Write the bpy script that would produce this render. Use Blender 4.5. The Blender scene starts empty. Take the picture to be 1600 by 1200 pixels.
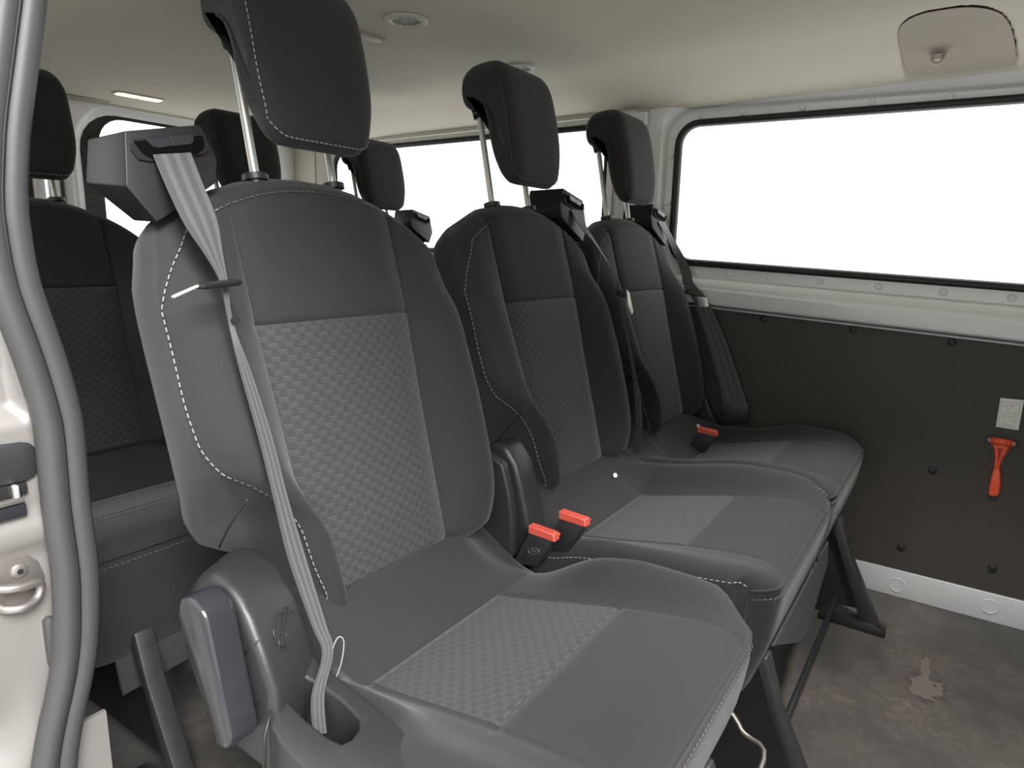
import bpy, bmesh, math, random
from mathutils import Vector, Matrix
random.seed(4)
S = bpy.context.scene
COL = S.collection

# ---------------------------------------------------------------- camera, sky, lamps, exposure
cam_d = bpy.data.cameras.new('camera')
cam = bpy.data.objects.new('camera', cam_d); COL.objects.link(cam)
cam_d.sensor_width = 36.0; cam_d.sensor_fit = 'HORIZONTAL'; cam_d.lens = 1030.18 * 36 / 1600
cam_d.clip_start = 0.02
_a, _p, _r = math.radians(34.45476), math.radians(-11.43131), math.radians(1.18992)
_d = Vector((math.cos(_p)*math.cos(_a), math.cos(_p)*math.sin(_a), math.sin(_p)))
_R = _d.cross(Vector((0, 0, 1))).normalized(); _U = _R.cross(_d)
_R2 = math.cos(_r)*_R + math.sin(_r)*_U; _U2 = -math.sin(_r)*_R + math.cos(_r)*_U
cam.matrix_world = Matrix(((_R2.x, _U2.x, -_d.x, -.63583), (_R2.y, _U2.y, -_d.y, -.58118),
                           (_R2.z, _U2.z, -_d.z, .92895), (0, 0, 0, 1)))
S.camera = cam
w = bpy.data.worlds.new('overcast_sky'); S.world = w; w.use_nodes = True
w.node_tree.nodes['Background'].inputs[0].default_value = (1.0, 1.0, 1.0, 1)
w.node_tree.nodes['Background'].inputs[1].default_value = 2.35
def area(name, loc, target, size, sy, power, col=(1, 1, 1)):
    l = bpy.data.lights.new(name, 'AREA'); l.shape = 'RECTANGLE'; l.size = size; l.size_y = sy
    l.energy = power; l.color = col
    o = bpy.data.objects.new(name, l); COL.objects.link(o); o.location = loc
    o.rotation_euler = (Vector(target) - Vector(loc)).to_track_quat('-Z', 'Y').to_euler()
    return o
area('workshop_lamp', (-1.4, -2.4, 2.95), (0.1, -0.2, 0.6), 1.6, 1.6, 440, (1.0, 0.995, 0.99))
# added fill spot under the ceiling, brightens cushions and floor; no fixture modelled
sp = bpy.data.lights.new('fill_spot', 'SPOT'); sp.energy = 62; sp.spot_size = math.radians(84); sp.spot_blend = .55; sp.shadow_soft_size = .05; sp.color = (1.0, .97, .93)
spo = bpy.data.objects.new('fill_spot', sp); COL.objects.link(spo); spo.location = (.60, -.64, 1.37)
spo.rotation_euler = (Vector((.58, -.62, 0))-spo.location).to_track_quat('-Z', 'Y').to_euler()
S.view_settings.view_transform = 'Standard'; S.view_settings.look = 'None'
S.view_settings.gamma = 1.0; S.view_settings.exposure = 0.0
S.view_settings.use_curve_mapping = False

# ---------------------------------------------------------------- materials
def mat(name, col=(.5, .5, .5), rough=.5, metal=0.0, spec=.5, sheen=0.0, noise=None, bump=None, vary=0.0, vscale=8.0, coat=0.0):
    m = bpy.data.materials.new(name); m.use_nodes = True
    nt = m.node_tree; b = nt.nodes['Principled BSDF']
    b.inputs['Base Color'].default_value = (*col, 1); b.inputs['Roughness'].default_value = rough
    b.inputs['Metallic'].default_value = metal; b.inputs['Specular IOR Level'].default_value = spec
    b.inputs['Sheen Weight'].default_value = sheen; b.inputs['Coat Weight'].default_value = coat
    tc = nt.nodes.new('ShaderNodeTexCoord')
    if vary:
        n = nt.nodes.new('ShaderNodeTexNoise'); n.inputs['Scale'].default_value = vscale; n.inputs['Detail'].default_value = 5
        nt.links.new(tc.outputs['Object'], n.inputs['Vector'])
        mx = nt.nodes.new('ShaderNodeMix'); mx.data_type = 'RGBA'
        mx.inputs[6].default_value = (*[c*(1-vary) for c in col], 1); mx.inputs[7].default_value = (*[min(1, c*(1+vary)) for c in col], 1)
        nt.links.new(n.outputs['Fac'], mx.inputs[0]); nt.links.new(mx.outputs[2], b.inputs['Base Color'])
    if bump:
        n2 = nt.nodes.new('ShaderNodeTexNoise'); n2.inputs['Scale'].default_value = bump[0]; n2.inputs['Detail'].default_value = 3
        nt.links.new(tc.outputs['Object'], n2.inputs['Vector'])
        bp = nt.nodes.new('ShaderNodeBump'); bp.inputs['Strength'].default_value = bump[1]; bp.inputs['Distance'].default_value = bump[2] if len(bump) > 2 else .001
        nt.links.new(n2.outputs['Fac'], bp.inputs['Height']); nt.links.new(bp.outputs[0], b.inputs['Normal'])
    return m
def mnode(nt, op, a, b=None, c=None):
    n = nt.nodes.new('ShaderNodeMath'); n.operation = op
    for i, v in enumerate((a, b, c)):
        if v is None: continue
        if isinstance(v, (int, float)): n.inputs[i].default_value = v
        else: nt.links.new(v, n.inputs[i])
    return n.outputs[0]
M = {}
M['fabric'] = mat('black_seat_cloth', (.0222, .0216, .0224), .85, spec=.28, sheen=.12, bump=(1500, .35, .0006), vary=.10, vscale=9)
M['fabric2'] = mat('smooth_seat_cloth', (.0215, .021, .0217), .85, spec=.28, sheen=.12, bump=(1700, .3, .0006), vary=.08, vscale=7)
M['plastic'] = mat('grained_black_plastic', (.021, .0215, .0235), .42, spec=.5, bump=(700, .25, .0006))
M['plastic_guide'] = mat('grained_dark_plastic', (.016, .015, .015), .42, spec=.25, bump=(700, .25, .0006))
M['plastic_dark'] = mat('smooth_black_plastic', (.018, .018, .019), .3, spec=.5)
M['slot_black'] = mat('black_slot', (.003, .003, .003), .8, spec=.03)
M['plastic_gloss'] = mat('glossy_black_plastic', (.022, .022, .026), .18, spec=.55)
M['rubber'] = mat('grey_black_rubber', (.048, .0455, .0475), .5, spec=.45, vary=.12, vscale=14, bump=(60, .12, .001))
M['rubber_seal'] = mat('black_window_rubber', (.012, .012, .012), .45)
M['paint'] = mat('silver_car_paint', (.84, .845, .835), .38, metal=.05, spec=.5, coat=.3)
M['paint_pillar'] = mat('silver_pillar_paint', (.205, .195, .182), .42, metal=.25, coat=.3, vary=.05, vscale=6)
M['alu'] = mat('pale_metal_strip', (.88, .88, .89), .4, metal=.3)
M['headliner'] = mat('grey_headliner_felt', (.60, .575, .48), .95, spec=.1, bump=(900, .3, .0008), vary=.03, vscale=3)
M['headliner_dark'] = mat('brown_grey_matte', (.40, .365, .31), .9, spec=.1)
M['trim'] = mat('beige_plastic_trim', (.56, .54, .47), .6, bump=(500, .1, .0005))
M['panel'] = mat('dark_side_panel', (.062, .055, .047), .55, spec=.4, vary=.12, vscale=5, bump=(500, .2, .0006))
M['screw'] = mat('black_panel_screw', (.022, .020, .019), .5)
M['steel_black'] = mat('black_painted_steel', (.020, .020, .021), .35, spec=.5, vary=.3, vscale=30)
M['steel_worn'] = mat('worn_dark_steel', (.040, .039, .039), .45, metal=.2, vary=.5, vscale=40)
M['chrome'] = mat('brushed_steel_post', (.58, .565, .53), .35, metal=.55)
M['chrome_dull'] = mat('zinc_plated_steel', (.33, .305, .285), .38, metal=.8, vary=.1, vscale=30)
M['red'] = mat('orange_red_plastic', (.92, .12, .05), .4)
M['red_btn'] = mat('red_buckle_button', (.56, .085, .06), .4)
M['white'] = mat('white_label_card', (.93, .92, .88), .6)
M['ink'] = mat('faint_grey_print', (.38, .37, .35), .6)
M['ink_red'] = mat('faint_red_print', (.5, .2, .17), .6)
M['ink_dark'] = mat('dark_print', (.12, .12, .12), .6)
M['thread'] = mat('pale_grey_thread', (.24, .23, .225), .8)
M['thread_dim'] = mat('brown_grey_thread', (.09, .083, .08), .85)
M['lining'] = mat('dark_carpet_flap', (.060, .060, .062), .95, spec=.1, bump=(900, .5, .001))
M['tag'] = mat('white_cloth_tag', (.75, .75, .73), .8)

def woven():
    m = bpy.data.materials.new('woven_square_cloth'); m.use_nodes = True
    nt = m.node_tree; b = nt.nodes['Principled BSDF']
    b.inputs['Roughness'].default_value = .8; b.inputs['Specular IOR Level'].default_value = .3; b.inputs['Sheen Weight'].default_value = .15
    uv = nt.nodes.new('ShaderNodeUVMap'); uv.uv_map = 'UVMap'
    sp = nt.nodes.new('ShaderNodeSeparateXYZ'); nt.links.new(uv.outputs[0], sp.inputs[0])
    r = mnode(nt, 'DIVIDE', sp.outputs[1], .0088); row = mnode(nt, 'FLOOR', r); fv = mnode(nt, 'FRACT', r)
    odd = mnode(nt, 'MODULO', mnode(nt, 'ABSOLUTE', row), 2.0)
    u = mnode(nt, 'ADD', mnode(nt, 'DIVIDE', sp.outputs[0], .0215), mnode(nt, 'MULTIPLY', odd, .5)); fu = mnode(nt, 'FRACT', mnode(nt, 'ADD', u, 100.0))
    mu = mnode(nt, 'MULTIPLY', mnode(nt, 'GREATER_THAN', fu, .06), mnode(nt, 'LESS_THAN', fu, .62))
    mv = mnode(nt, 'MULTIPLY', mnode(nt, 'GREATER_THAN', fv, .12), mnode(nt, 'LESS_THAN', fv, .90))
    mask = mnode(nt, 'MULTIPLY', mu, mv)
    # thin brighter upper edge thread of each square
    edge = mnode(nt, 'MULTIPLY', mnode(nt, 'MULTIPLY', mu, mnode(nt, 'GREATER_THAN', fv, .80)), mv)
    mx = nt.nodes.new('ShaderNodeMix'); mx.data_type = 'RGBA'
    mx.inputs[6].default_value = (.032, .0318, .0322, 1); mx.inputs[7].default_value = (.0415, .041, .0415, 1)
    nt.links.new(mask, mx.inputs[0])
    mx2 = nt.nodes.new('ShaderNodeMix'); mx2.data_type = 'RGBA'; mx2.inputs[7].default_value = (.075, .074, .073, 1)
    nt.links.new(mnode(nt, 'MULTIPLY', edge, .7), mx2.inputs[0]); nt.links.new(mx.outputs[2], mx2.inputs[6])
    nt.links.new(mx2.outputs[2], b.inputs['Base Color'])
    bp = nt.nodes.new('ShaderNodeBump'); bp.inputs['Strength'].default_value = .5; bp.inputs['Distance'].default_value = .001
    nt.links.new(mask, bp.inputs['Height']); nt.links.new(bp.outputs[0], b.inputs['Normal'])
    return m
M['woven'] = woven()
def belt_mat(name, c1, c2):
    m = bpy.data.materials.new(name); m.use_nodes = True
    nt = m.node_tree; b = nt.nodes['Principled BSDF']; b.inputs['Roughness'].default_value = .45; b.inputs['Sheen Weight'].default_value = .2
    uv = nt.nodes.new('ShaderNodeUVMap'); uv.uv_map = 'UVMap'
    sp = nt.nodes.new('ShaderNodeSeparateXYZ'); nt.links.new(uv.outputs[0], sp.inputs[0])
    f = mnode(nt, 'FRACT', mnode(nt, 'MULTIPLY', sp.outputs[0], 3.0)); k = mnode(nt, 'GREATER_THAN', f, .55)
    mx = nt.nodes.new('ShaderNodeMix'); mx.data_type = 'RGBA'; mx.inputs[6].default_value = (*c1, 1); mx.inputs[7].default_value = (*c2, 1)
    nt.links.new(k, mx.inputs[0]); nt.links.new(mx.outputs[2], b.inputs['Base Color'])
    wv = mnode(nt, 'SINE', mnode(nt, 'MULTIPLY', sp.outputs[1], 4200.0))
    bp = nt.nodes.new('ShaderNodeBump'); bp.inputs['Strength'].default_value = .25; bp.inputs['Distance'].default_value = .0006
    nt.links.new(wv, bp.inputs['Height']); nt.links.new(bp.outputs[0], b.inputs['Normal'])
    return m
M['belt'] = belt_mat('grey_belt_webbing', (.055, .056, .058), (.085, .086, .089))
def floor_mat():
    m = bpy.data.materials.new('worn_grey_vinyl_floor'); m.use_nodes = True
    nt = m.node_tree; b = nt.nodes['Principled BSDF']; b.inputs['Roughness'].default_value = .5
    tc = nt.nodes.new('ShaderNodeTexCoord')
    def noise(sc, det, rgh=.6):
        n = nt.nodes.new('ShaderNodeTexNoise'); n.inputs['Scale'].default_value = sc; n.inputs['Detail'].default_value = det; n.inputs['Roughness'].default_value = rgh
        nt.links.new(tc.outputs['Object'], n.inputs['Vector']); return n.outputs['Fac']
    n1 = noise(3.2, 6); n2 = noise(45, 6, .7)
    r1 = nt.nodes.new('ShaderNodeMapRange'); r1.inputs[1].default_value = .38; r1.inputs[2].default_value = .66; nt.links.new(n1, r1.inputs[0])
    r2 = nt.nodes.new('ShaderNodeMapRange'); r2.inputs[1].default_value = .35; r2.inputs[2].default_value = .75; nt.links.new(n2, r2.inputs[0])
    dirt = mnode(nt, 'MULTIPLY', r1.outputs[0], mnode(nt, 'ADD', mnode(nt, 'MULTIPLY', r2.outputs[0], .7), .3))
    mx = nt.nodes.new('ShaderNodeMix'); mx.data_type = 'RGBA'
    mx.inputs[6].default_value = (.050, .047, .044, 1); mx.inputs[7].default_value = (.165, .145, .128, 1)
    nt.links.new(dirt, mx.inputs[0])
    # the worn-through stain, a patch with a ragged outline
    sp = nt.nodes.new('ShaderNodeSeparateXYZ'); nt.links.new(tc.outputs['Object'], sp.inputs[0])
    def blob(cx, cy, sx, sy):
        dx = mnode(nt, 'DIVIDE', mnode(nt, 'SUBTRACT', sp.outputs[0], cx), sx); dy = mnode(nt, 'DIVIDE', mnode(nt, 'SUBTRACT', sp.outputs[1], cy), sy)
        return mnode(nt, 'SQRT', mnode(nt, 'ADD', mnode(nt, 'MULTIPLY', dx, dx), mnode(nt, 'MULTIPLY', dy, dy)))
    n3 = noise(38, 4, .7)
    dd = mnode(nt, 'ADD', blob(.965, -.612, .055, .03), mnode(nt, 'MULTIPLY', mnode(nt, 'SUBTRACT', n3, .5), 2.6))
    d2 = mnode(nt, 'ADD', blob(1.03, -.607, .07, .012), mnode(nt, 'MULTIPLY', mnode(nt, 'SUBTRACT', n3, .5), 3.2))
    dm = mnode(nt, 'MINIMUM', dd, d2)
    pm = nt.nodes.new('ShaderNodeMapRange'); pm.inputs[1].default_value = 1.0; pm.inputs[2].default_value = .8; nt.links.new(dm, pm.inputs[0])
    rim = mnode(nt, 'MULTIPLY', mnode(nt, 'GREATER_THAN', dm, .92), mnode(nt, 'LESS_THAN', dm, 1.1))
    mx2 = nt.nodes.new('ShaderNodeMix'); mx2.data_type = 'RGBA'; mx2.inputs[7].default_value = (.15, .135, .118, 1)
    nt.links.new(mnode(nt, 'MULTIPLY', pm.outputs[0], .85), mx2.inputs[0]); nt.links.new(mx.outputs[2], mx2.inputs[6])
    mx3 = nt.nodes.new('ShaderNodeMix'); mx3.data_type = 'RGBA'; mx3.inputs[7].default_value = (.035, .03, .028, 1)
    nt.links.new(mnode(nt, 'MULTIPLY', rim, .6), mx3.inputs[0]); nt.links.new(mx2.outputs[2], mx3.inputs[6])
    nt.links.new(mx3.outputs[2], b.inputs['Base Color'])
    bp = nt.nodes.new('ShaderNodeBump'); bp.inputs['Strength'].default_value = .3; bp.inputs['Distance'].default_value = .001
    nt.links.new(n2, bp.inputs['Height']); nt.links.new(bp.outputs[0], b.inputs['Normal'])
    return m
M['floor'] = floor_mat()
def glass_mat():
    m = bpy.data.materials.new('clear_window_glass'); m.use_nodes = True
    nt = m.node_tree; nt.nodes.remove(nt.nodes['Principled BSDF']); out = nt.nodes['Material Output']
    t = nt.nodes.new('ShaderNodeBsdfTransparent'); g = nt.nodes.new('ShaderNodeBsdfGlossy'); g.inputs['Roughness'].default_value = .02
    t.inputs[0].default_value = (.97, .98, .97, 1)
    mx = nt.nodes.new('ShaderNodeMixShader'); mx.inputs[0].default_value = .04
    nt.links.new(t.outputs[0], mx.inputs[1]); nt.links.new(g.outputs[0], mx.inputs[2]); nt.links.new(mx.outputs[0], out.inputs[0])
    return m
M['glass'] = glass_mat()
M['lamp'] = mat('lit_lamp_lens', (.9, .75, .5), .4)
_b = M['lamp'].node_tree.nodes['Principled BSDF']; _b.inputs['Emission Color'].default_value = (1, .74, .42, 1); _b.inputs['Emission Strength'].default_value = 2.4

# ---------------------------------------------------------------- mesh helpers
def mesh_obj(name, verts, faces, m=None, parent=None, uvs=None, smooth=True):
    me = bpy.data.meshes.new(name); me.from_pydata([tuple(v) for v in verts], [], faces)
    if uvs:
        l = me.uv_layers.new(name='UVMap')
        for poly in me.polygons:
            for li in poly.loop_indices: l.data[li].uv = uvs[me.loops[li].vertex_index]
    bm = bmesh.new(); bm.from_mesh(me); bmesh.ops.recalc_face_normals(bm, faces=bm.faces); bm.to_mesh(me); bm.free()
    for p in me.polygons: p.use_smooth = smooth
    if m: me.materials.append(m)
    o = bpy.data.objects.new(name, me); COL.objects.link(o)
    if parent: o.parent = parent
    return o
def bm_obj(name, bm, m, parent=None, smooth=False, angle=35):
    bmesh.ops.recalc_face_normals(bm, faces=bm.faces)
    me = bpy.data.meshes.new(name); bm.to_mesh(me); bm.free()
    if smooth:
        for p in me.polygons: p.use_smooth = True
        me.set_sharp_from_angle(angle=math.radians(angle))
    me.materials.append(m)
    o = bpy.data.objects.new(name, me); COL.objects.link(o)
    if parent: o.parent = parent
    return o
def empty(name, loc=(0, 0, 0), parent=None):
    o = bpy.data.objects.new(name, None); COL.objects.link(o); o.location = loc; o.empty_display_size = .1
    if parent: o.parent = parent
    return o
def tag(o, label, cat, group=None):
    o['label'] = label; o['category'] = cat
    if group: o['group'] = group
    return o
def struct(o): o['kind'] = 'structure'; return o
def stuff(o): o['kind'] = 'stuff'; return o
def cr(pts, n):
    """Catmull-Rom resample to n points per span"""
    P = [Vector(p) for p in pts]; out = []
    for i in range(len(P)-1):
        p0 = P[max(i-1, 0)]; p1 = P[i]; p2 = P[i+1]; p3 = P[min(i+2, len(P)-1)]
        for k in range(n):
            t = k/n
            out.append(.5*((2*p1)+(-p0+p2)*t+(2*p0-5*p1+4*p2-p3)*t*t+(-p0+3*p1-3*p2+p3)*t**3))
    out.append(P[-1]); return out
def tube_geo(path, rad, seg=10, vs=None, fs=None, cap=True, flat=1.0):
    vs = [] if vs is None else vs; fs = [] if fs is None else fs
    path = [Vector(p) for p in path]; n = len(path); base = len(vs); ref = None
    for i, p in enumerate(path):
        t = (path[min(i+1, n-1)] - path[max(i-1, 0)]).normalized()
        if ref is None:
            ref = Vector((0, 0, 1)) if abs(t.z) < .9 else Vector((1, 0, 0))
        a = (ref - t*ref.dot(t)).normalized(); ref = a; b = t.cross(a)
        r = rad[i] if isinstance(rad, (list, tuple)) else rad
        for k in range(seg):
            th = 2*math.pi*k/seg; vs.append(p + a*math.cos(th)*r + b*math.sin(th)*r*flat)
    for i in range(n-1):
        for k in range(seg):
            fs.append((base+i*seg+k, base+i*seg+(k+1) % seg, base+(i+1)*seg+(k+1) % seg, base+(i+1)*seg+k))
    if cap:
        fs.append(tuple(base+k for k in reversed(range(seg)))); fs.append(tuple(base+(n-1)*seg+k for k in range(seg)))
    return vs, fs
def tube(name, path, rad, m, parent=None, seg=10, flat=1.0):
    vs, fs = tube_geo(path, rad, seg, flat=flat); return mesh_obj(name, vs, fs, m, parent)
def bevel_bm(bm, off, seg=2, ang=20):
    es = [e for e in bm.edges if len(e.link_faces) == 2 and e.calc_face_angle(0) > math.radians(ang)]
    if es and off > 0: bmesh.ops.bevel(bm, geom=es, offset=off, segments=seg, affect='EDGES', profile=.5, clamp_overlap=True)
def hull(name, pts, m, parent=None, bevel=.003, seg=2, smooth=True):
    bm = bmesh.new()
    for p in pts: bm.verts.new(p)
    r = bmesh.ops.convex_hull(bm, input=bm.verts)
    bmesh.ops.delete(bm, geom=[v for v in bm.verts if not v.link_faces], context='VERTS')
    bmesh.ops.dissolve_limit(bm, angle_limit=math.radians(2), verts=bm.verts, edges=bm.edges)
    bevel_bm(bm, bevel, seg); return bm_obj(name, bm, m, parent, smooth)
def loft2(name, A, B, m, parent=None, bevel=.003, seg=2, smooth=True, angle=35):
    """solid between two 3D outlines of equal length"""
    bm = bmesh.new(); va = [bm.verts.new(p) for p in A]; vb = [bm.verts.new(p) for p in B]; n = len(A)
    bm.faces.new(va); bm.faces.new(list(reversed(vb)))
    for i in range(n): bm.faces.new((va[i], vb[i], vb[(i+1) % n], va[(i+1) % n]))
    bmesh.ops.recalc_face_normals(bm, faces=bm.faces)
    bevel_bm(bm, bevel, seg); return bm_obj(name, bm, m, parent, smooth, angle)
def ext_x(name, prof, x0, x1, m, parent=None, bevel=.003, seg=2, angle=35):
    return loft2(name, [(x0, y, z) for y, z in prof], [(x1, y, z) for y, z in prof], m, parent, bevel, seg, True, angle)
def box(name, lo, hi, m, parent=None, bevel=.002, seg=2):
    pts = [(x, y, z) for x in (lo[0], hi[0]) for y in (lo[1], hi[1]) for z in (lo[2], hi[2])]
    return hull(name, pts, m, parent, bevel, seg)
def disc_geo(c, n, r, h, seg, vs, fs, dome=0):
    c = Vector(c); n = Vector(n).normalized(); a = n.orthogonal().normalized(); b = n.cross(a); base = len(vs)
    rings = [(r, 0), (r*.92, h*.7), (r*.6, h)] if dome else [(r, 0), (r, h)]
    for rr, hh in rings:
        for k in range(seg):
            t = 2*math.pi*k/seg; vs.append(c+n*hh+a*rr*math.cos(t)+b*rr*math.sin(t))
    for i in range(len(rings)-1):
        for k in range(seg): fs.append((base+i*seg+k, base+i*seg+(k+1) % seg, base+(i+1)*seg+(k+1) % seg, base+(i+1)*seg+k))
    L = base+(len(rings)-1)*seg; fs.append(tuple(L+k for k in range(seg))); fs.append(tuple(base+k for k in reversed(range(seg))))
def disc(name, c, n, r, h, m, parent=None, seg=16, dome=0):
    vs, fs = [], []; disc_geo(c, n, r, h, seg, vs, fs, dome); o = mesh_obj(name, vs, fs, m, parent); o.data.set_sharp_from_angle(angle=.7); return o
def stitches(name, path, m, parent, dash=.0055, gap=.0035, r=.0008):
    """row of short thread stitches along a path"""
    P = [Vector(p) for p in path]; vs, fs = [], []; seg = []; pos = 0; step = dash+gap
    acc = [0]
    for i in range(1, len(P)): acc.append(acc[-1]+(P[i]-P[i-1]).length)
    def at(s):
        for i in range(1, len(P)):
            if acc[i] >= s: 
                t = (s-acc[i-1])/max(acc[i]-acc[i-1], 1e-9); return P[i-1].lerp(P[i], t)
        return P[-1]
    s = 0
    while s+dash < acc[-1]:
        tube_geo([at(s), at(s+dash)], r, 4, vs, fs); s += step
    return stuff(mesh_obj(name, vs, fs, m, parent, smooth=False))
def sm(a, b, x):
    t = min(1, max(0, (x-a)/(b-a))); return t*t*(3-2*t)
def lerp_tab(tab, x):
    if x <= tab[0][0]: return tab[0][1]
    for (x0, y0), (x1, y1) in zip(tab, tab[1:]):
        if x <= x1: return y0+(y1-y0)*(x-x0)/(x1-x0)
    return tab[-1][1]
def smooth_tab(tab, x, h):
    return (lerp_tab(tab, x-h)+2*lerp_tab(tab, x)+lerp_tab(tab, x+h))/4
class Grid:
    def __init__(s, rows, wrap=False): s.P = rows; s.wrap = wrap; s.uv = None
    def make(s, name, sel, m, parent, caps=()):
        idx = {}; vs = []; fs = []; uvs = []
        R = len(s.P); C = len(s.P[0])
        def vid(i, j):
            j %= C
            if (i, j) not in idx:
                idx[(i, j)] = len(vs); vs.append(s.P[i][j]); uvs.append(s.uv[i][j] if s.uv else (0, 0))
            return idx[(i, j)]
        for i in range(R-1):
            for j in range(C if s.wrap else C-1):
                if sel(i, j): fs.append((vid(i, j), vid(i, j+1), vid(i+1, j+1), vid(i+1, j)))
        for i in caps: fs.append(tuple(vid(i, j) for j in range(C)))
        return mesh_obj(name, vs, fs, m, parent, uvs)
def copy_tree(o, parent=None):
    c = o.copy(); COL.objects.link(c)
    if parent: c.parent = parent
    for ch in list(o.children): copy_tree(ch, c)
    return c

# ---------------------------------------------------------------- seats
def y0(z): return .06 + .2652*(z-.483)
def build_backrest(parent):
    zs = [.448, .456, .466, .476, .483, .489, .50, .515, .53, .55, .565, .58, .595, .61, .625, .64, .652, .664, .68, .70, .72, .745, .77, .80, .824, .829, .831, .834, .842, .87, .90, .93, .955, .975, .99]
    rows = []; uvr = []
    fullW = [(.44, .20), (.466, .215), (.50, .235), (.55, .25), (.60, .253), (.66, .252), (.75, .25), (.85, .247), (.92, .245), (.96, .243), (1.0, .232)]
    leftF = [(.44, .105), (.47, .112), (.52, .125), (.575, .132), (.61, .150), (.645, .188), (.665, .222), (.70, .240), (.75, .246), (.85, .247), (.92, .245), (.96, .243), (1.0, .232)]
    leftB = [(.44, .12), (.52, .14), (.545, .19), (.565, .225), (.60, .236), (.66, .24), (.85, .246), (.92, .245), (.96, .243), (1.0, .232)]
    pt = [(.44, .005), (.48, .026), (.53, .042), (.60, .045), (.70, .045), (.80, .038), (.88, .022), (.95, .008), (1.0, .002)]
    def half(z, Wf, Wb, p, T, fo, bo, sh=0):
        xp = min(lerp_tab([(.483, .124), (.70, .130), (.83, .137), (1.0, .137)], z), Wf-.022)
        b = .010*sm(.48, .56, z)*(1-sm(.80, .95, z))+.003
        q = [(0, -b), (xp*.33, -b*.9), (xp*.67, -b*.6), (xp-.006, -.0015), (xp-.001, .0045), (xp+.004, -.001)]
        L = Wf-xp-.004
        for s, h in ((.12, .30), (.28, .64), (.46, .93), (.62, 1.0), (.77, .90), (.89, .62), (.96, .32)): q.append((xp+.004+s*L, -h*p))
        q += [(Wf+.0005, -.03*p), (Wf+.0015, .003)]
        for f, yy in ((.35, .010), (.75, .022), (1, .036)): q.append((Wf+(Wb+.003-Wf)*f, yy*(1-.4*(sh > 0))+sh))
        q += [(Wb+.004, .058+sh*.55), (Wb-.001, T-.022+sh*.1), (Wb-.014, T-.006), (Wb-.04, T), (Wb*.45, T+.002), (0, T+.003)]
        return [(x, y+fo*(1-min(1, max(0, (y)/(T*.55)))) - bo*min(1, max(0, (y-T*.45)/(T*.55)))) for x, y in q]
    def add_row(z, fo=0, bo=0, shr=1.0, lift=0, gr=0):
        T = lerp_tab([(.44, .085), (.55, .105), (.8, .10), (1.0, .085)], z)
        p = smooth_tab(pt, z, .02)
        W = smooth_tab(fullW, z, .012)*shr
        R = half(z, W, W, p, T, fo, bo)
        Lh = half(z, smooth_tab(leftF, z, .01)*shr, smooth_tab(leftB, z, .006)*shr, p, T, fo, bo, min(.05, max(0, (.672-z)*.62)))
        dro = .072*sm(.80, 1.0, z)
        row = []; uv = []
        for (x, y) in R+[(-x, y) for x, y in reversed(Lh[1:-1])]:
            zz = z+lift-dro*(abs(x)/.22)**2.2
            if gr and abs(x) < .1365 and y < .02: y += gr
            row.append(Vector((x, y0(z)+y+.2652*(zz-z)*.6, zz))); uv.append((x, z*1.035))
        rows.append(row); uvr.append(uv); return len(R)
    n = 0
    for z in zs:
        fo = .03*(1-sm(.44, .487, z)); groove = .005 if z == .831 else (.0015 if z in (.829, .834) else 0)
        n = add_row(z, fo, .02*(1-sm(.44, .5, z)), gr=groove)
    for k in range(1, 6):
        th = math.radians(90*k/6+8 if k < 5 else 88)
        add_row(.99, .045*(1-math.cos(th)), .040*(1-math.cos(th)), 1-.10*(1-math.cos(th)), .032*math.sin(th))
    g = Grid(rows, True); g.uv = uvr
    C = len(rows[0]); iz = zs.index(.831); ib = zs.index(.483); itop = len(zs)+1
    def panel(j): return j <= 3 or j >= C-4
    back = g.make('backrest', lambda i, j: not (panel(j) and ib <= i < itop), M['fabric'], parent, caps=(0, len(rows)-1))
    g.make('woven_panel', lambda i, j: panel(j) and ib <= i < iz, M['woven'], back)
    g.make('upper_panel', lambda i, j: panel(j) and iz <= i < itop, M['fabric2'], back)
    tube('side_seam', cr([(-.2415, .032, .660), (-.2447, .046, .643), (-.2456, .066, .62), (-.243, .092, .588)], 4), .0014, M['rubber_seal'], back, 6)
    # stitching down the left edge and over the top
    e = C-(n-1)+ (n-1-14) + 0
    jl = C-14; jr = 14
    pL = [rows[i][jl]+Vector((-.0012, -.0016, 0)) for i in range(2, len(zs))]
    pR = [rows[i][jr]+Vector((.0012, -.0016, 0)) for i in range(6, len(zs))]
    top = [rows[len(zs)][j]+Vector((0, -.0014, .0018)) for j in range(jl, C)]
    join = [rows[i][jl]+Vector((-.0016, -.0030, .0006)) for i in range(2, len(zs)-4)]+[rows[len(zs)-5+q][jl+q]+Vector((-.001, -.0036, .001)) for q in (1, 2, 3, 4)]+top[5:9]
    stitches('left_seam_stitching', cr(join, 4), M['thread'], back)
    stitches('right_seam_stitching', cr(pR, 3), M['thread_dim'], back)
    tp = [rows[len(zs)][j]+Vector((0, -.001, .0015)) for j in list(range(C-6, C))+list(range(0, jr+1))]
    stitches('top_seam_stitching', cr(tp, 2), M['thread_dim'], back, r=.0009)
    return back

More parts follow.
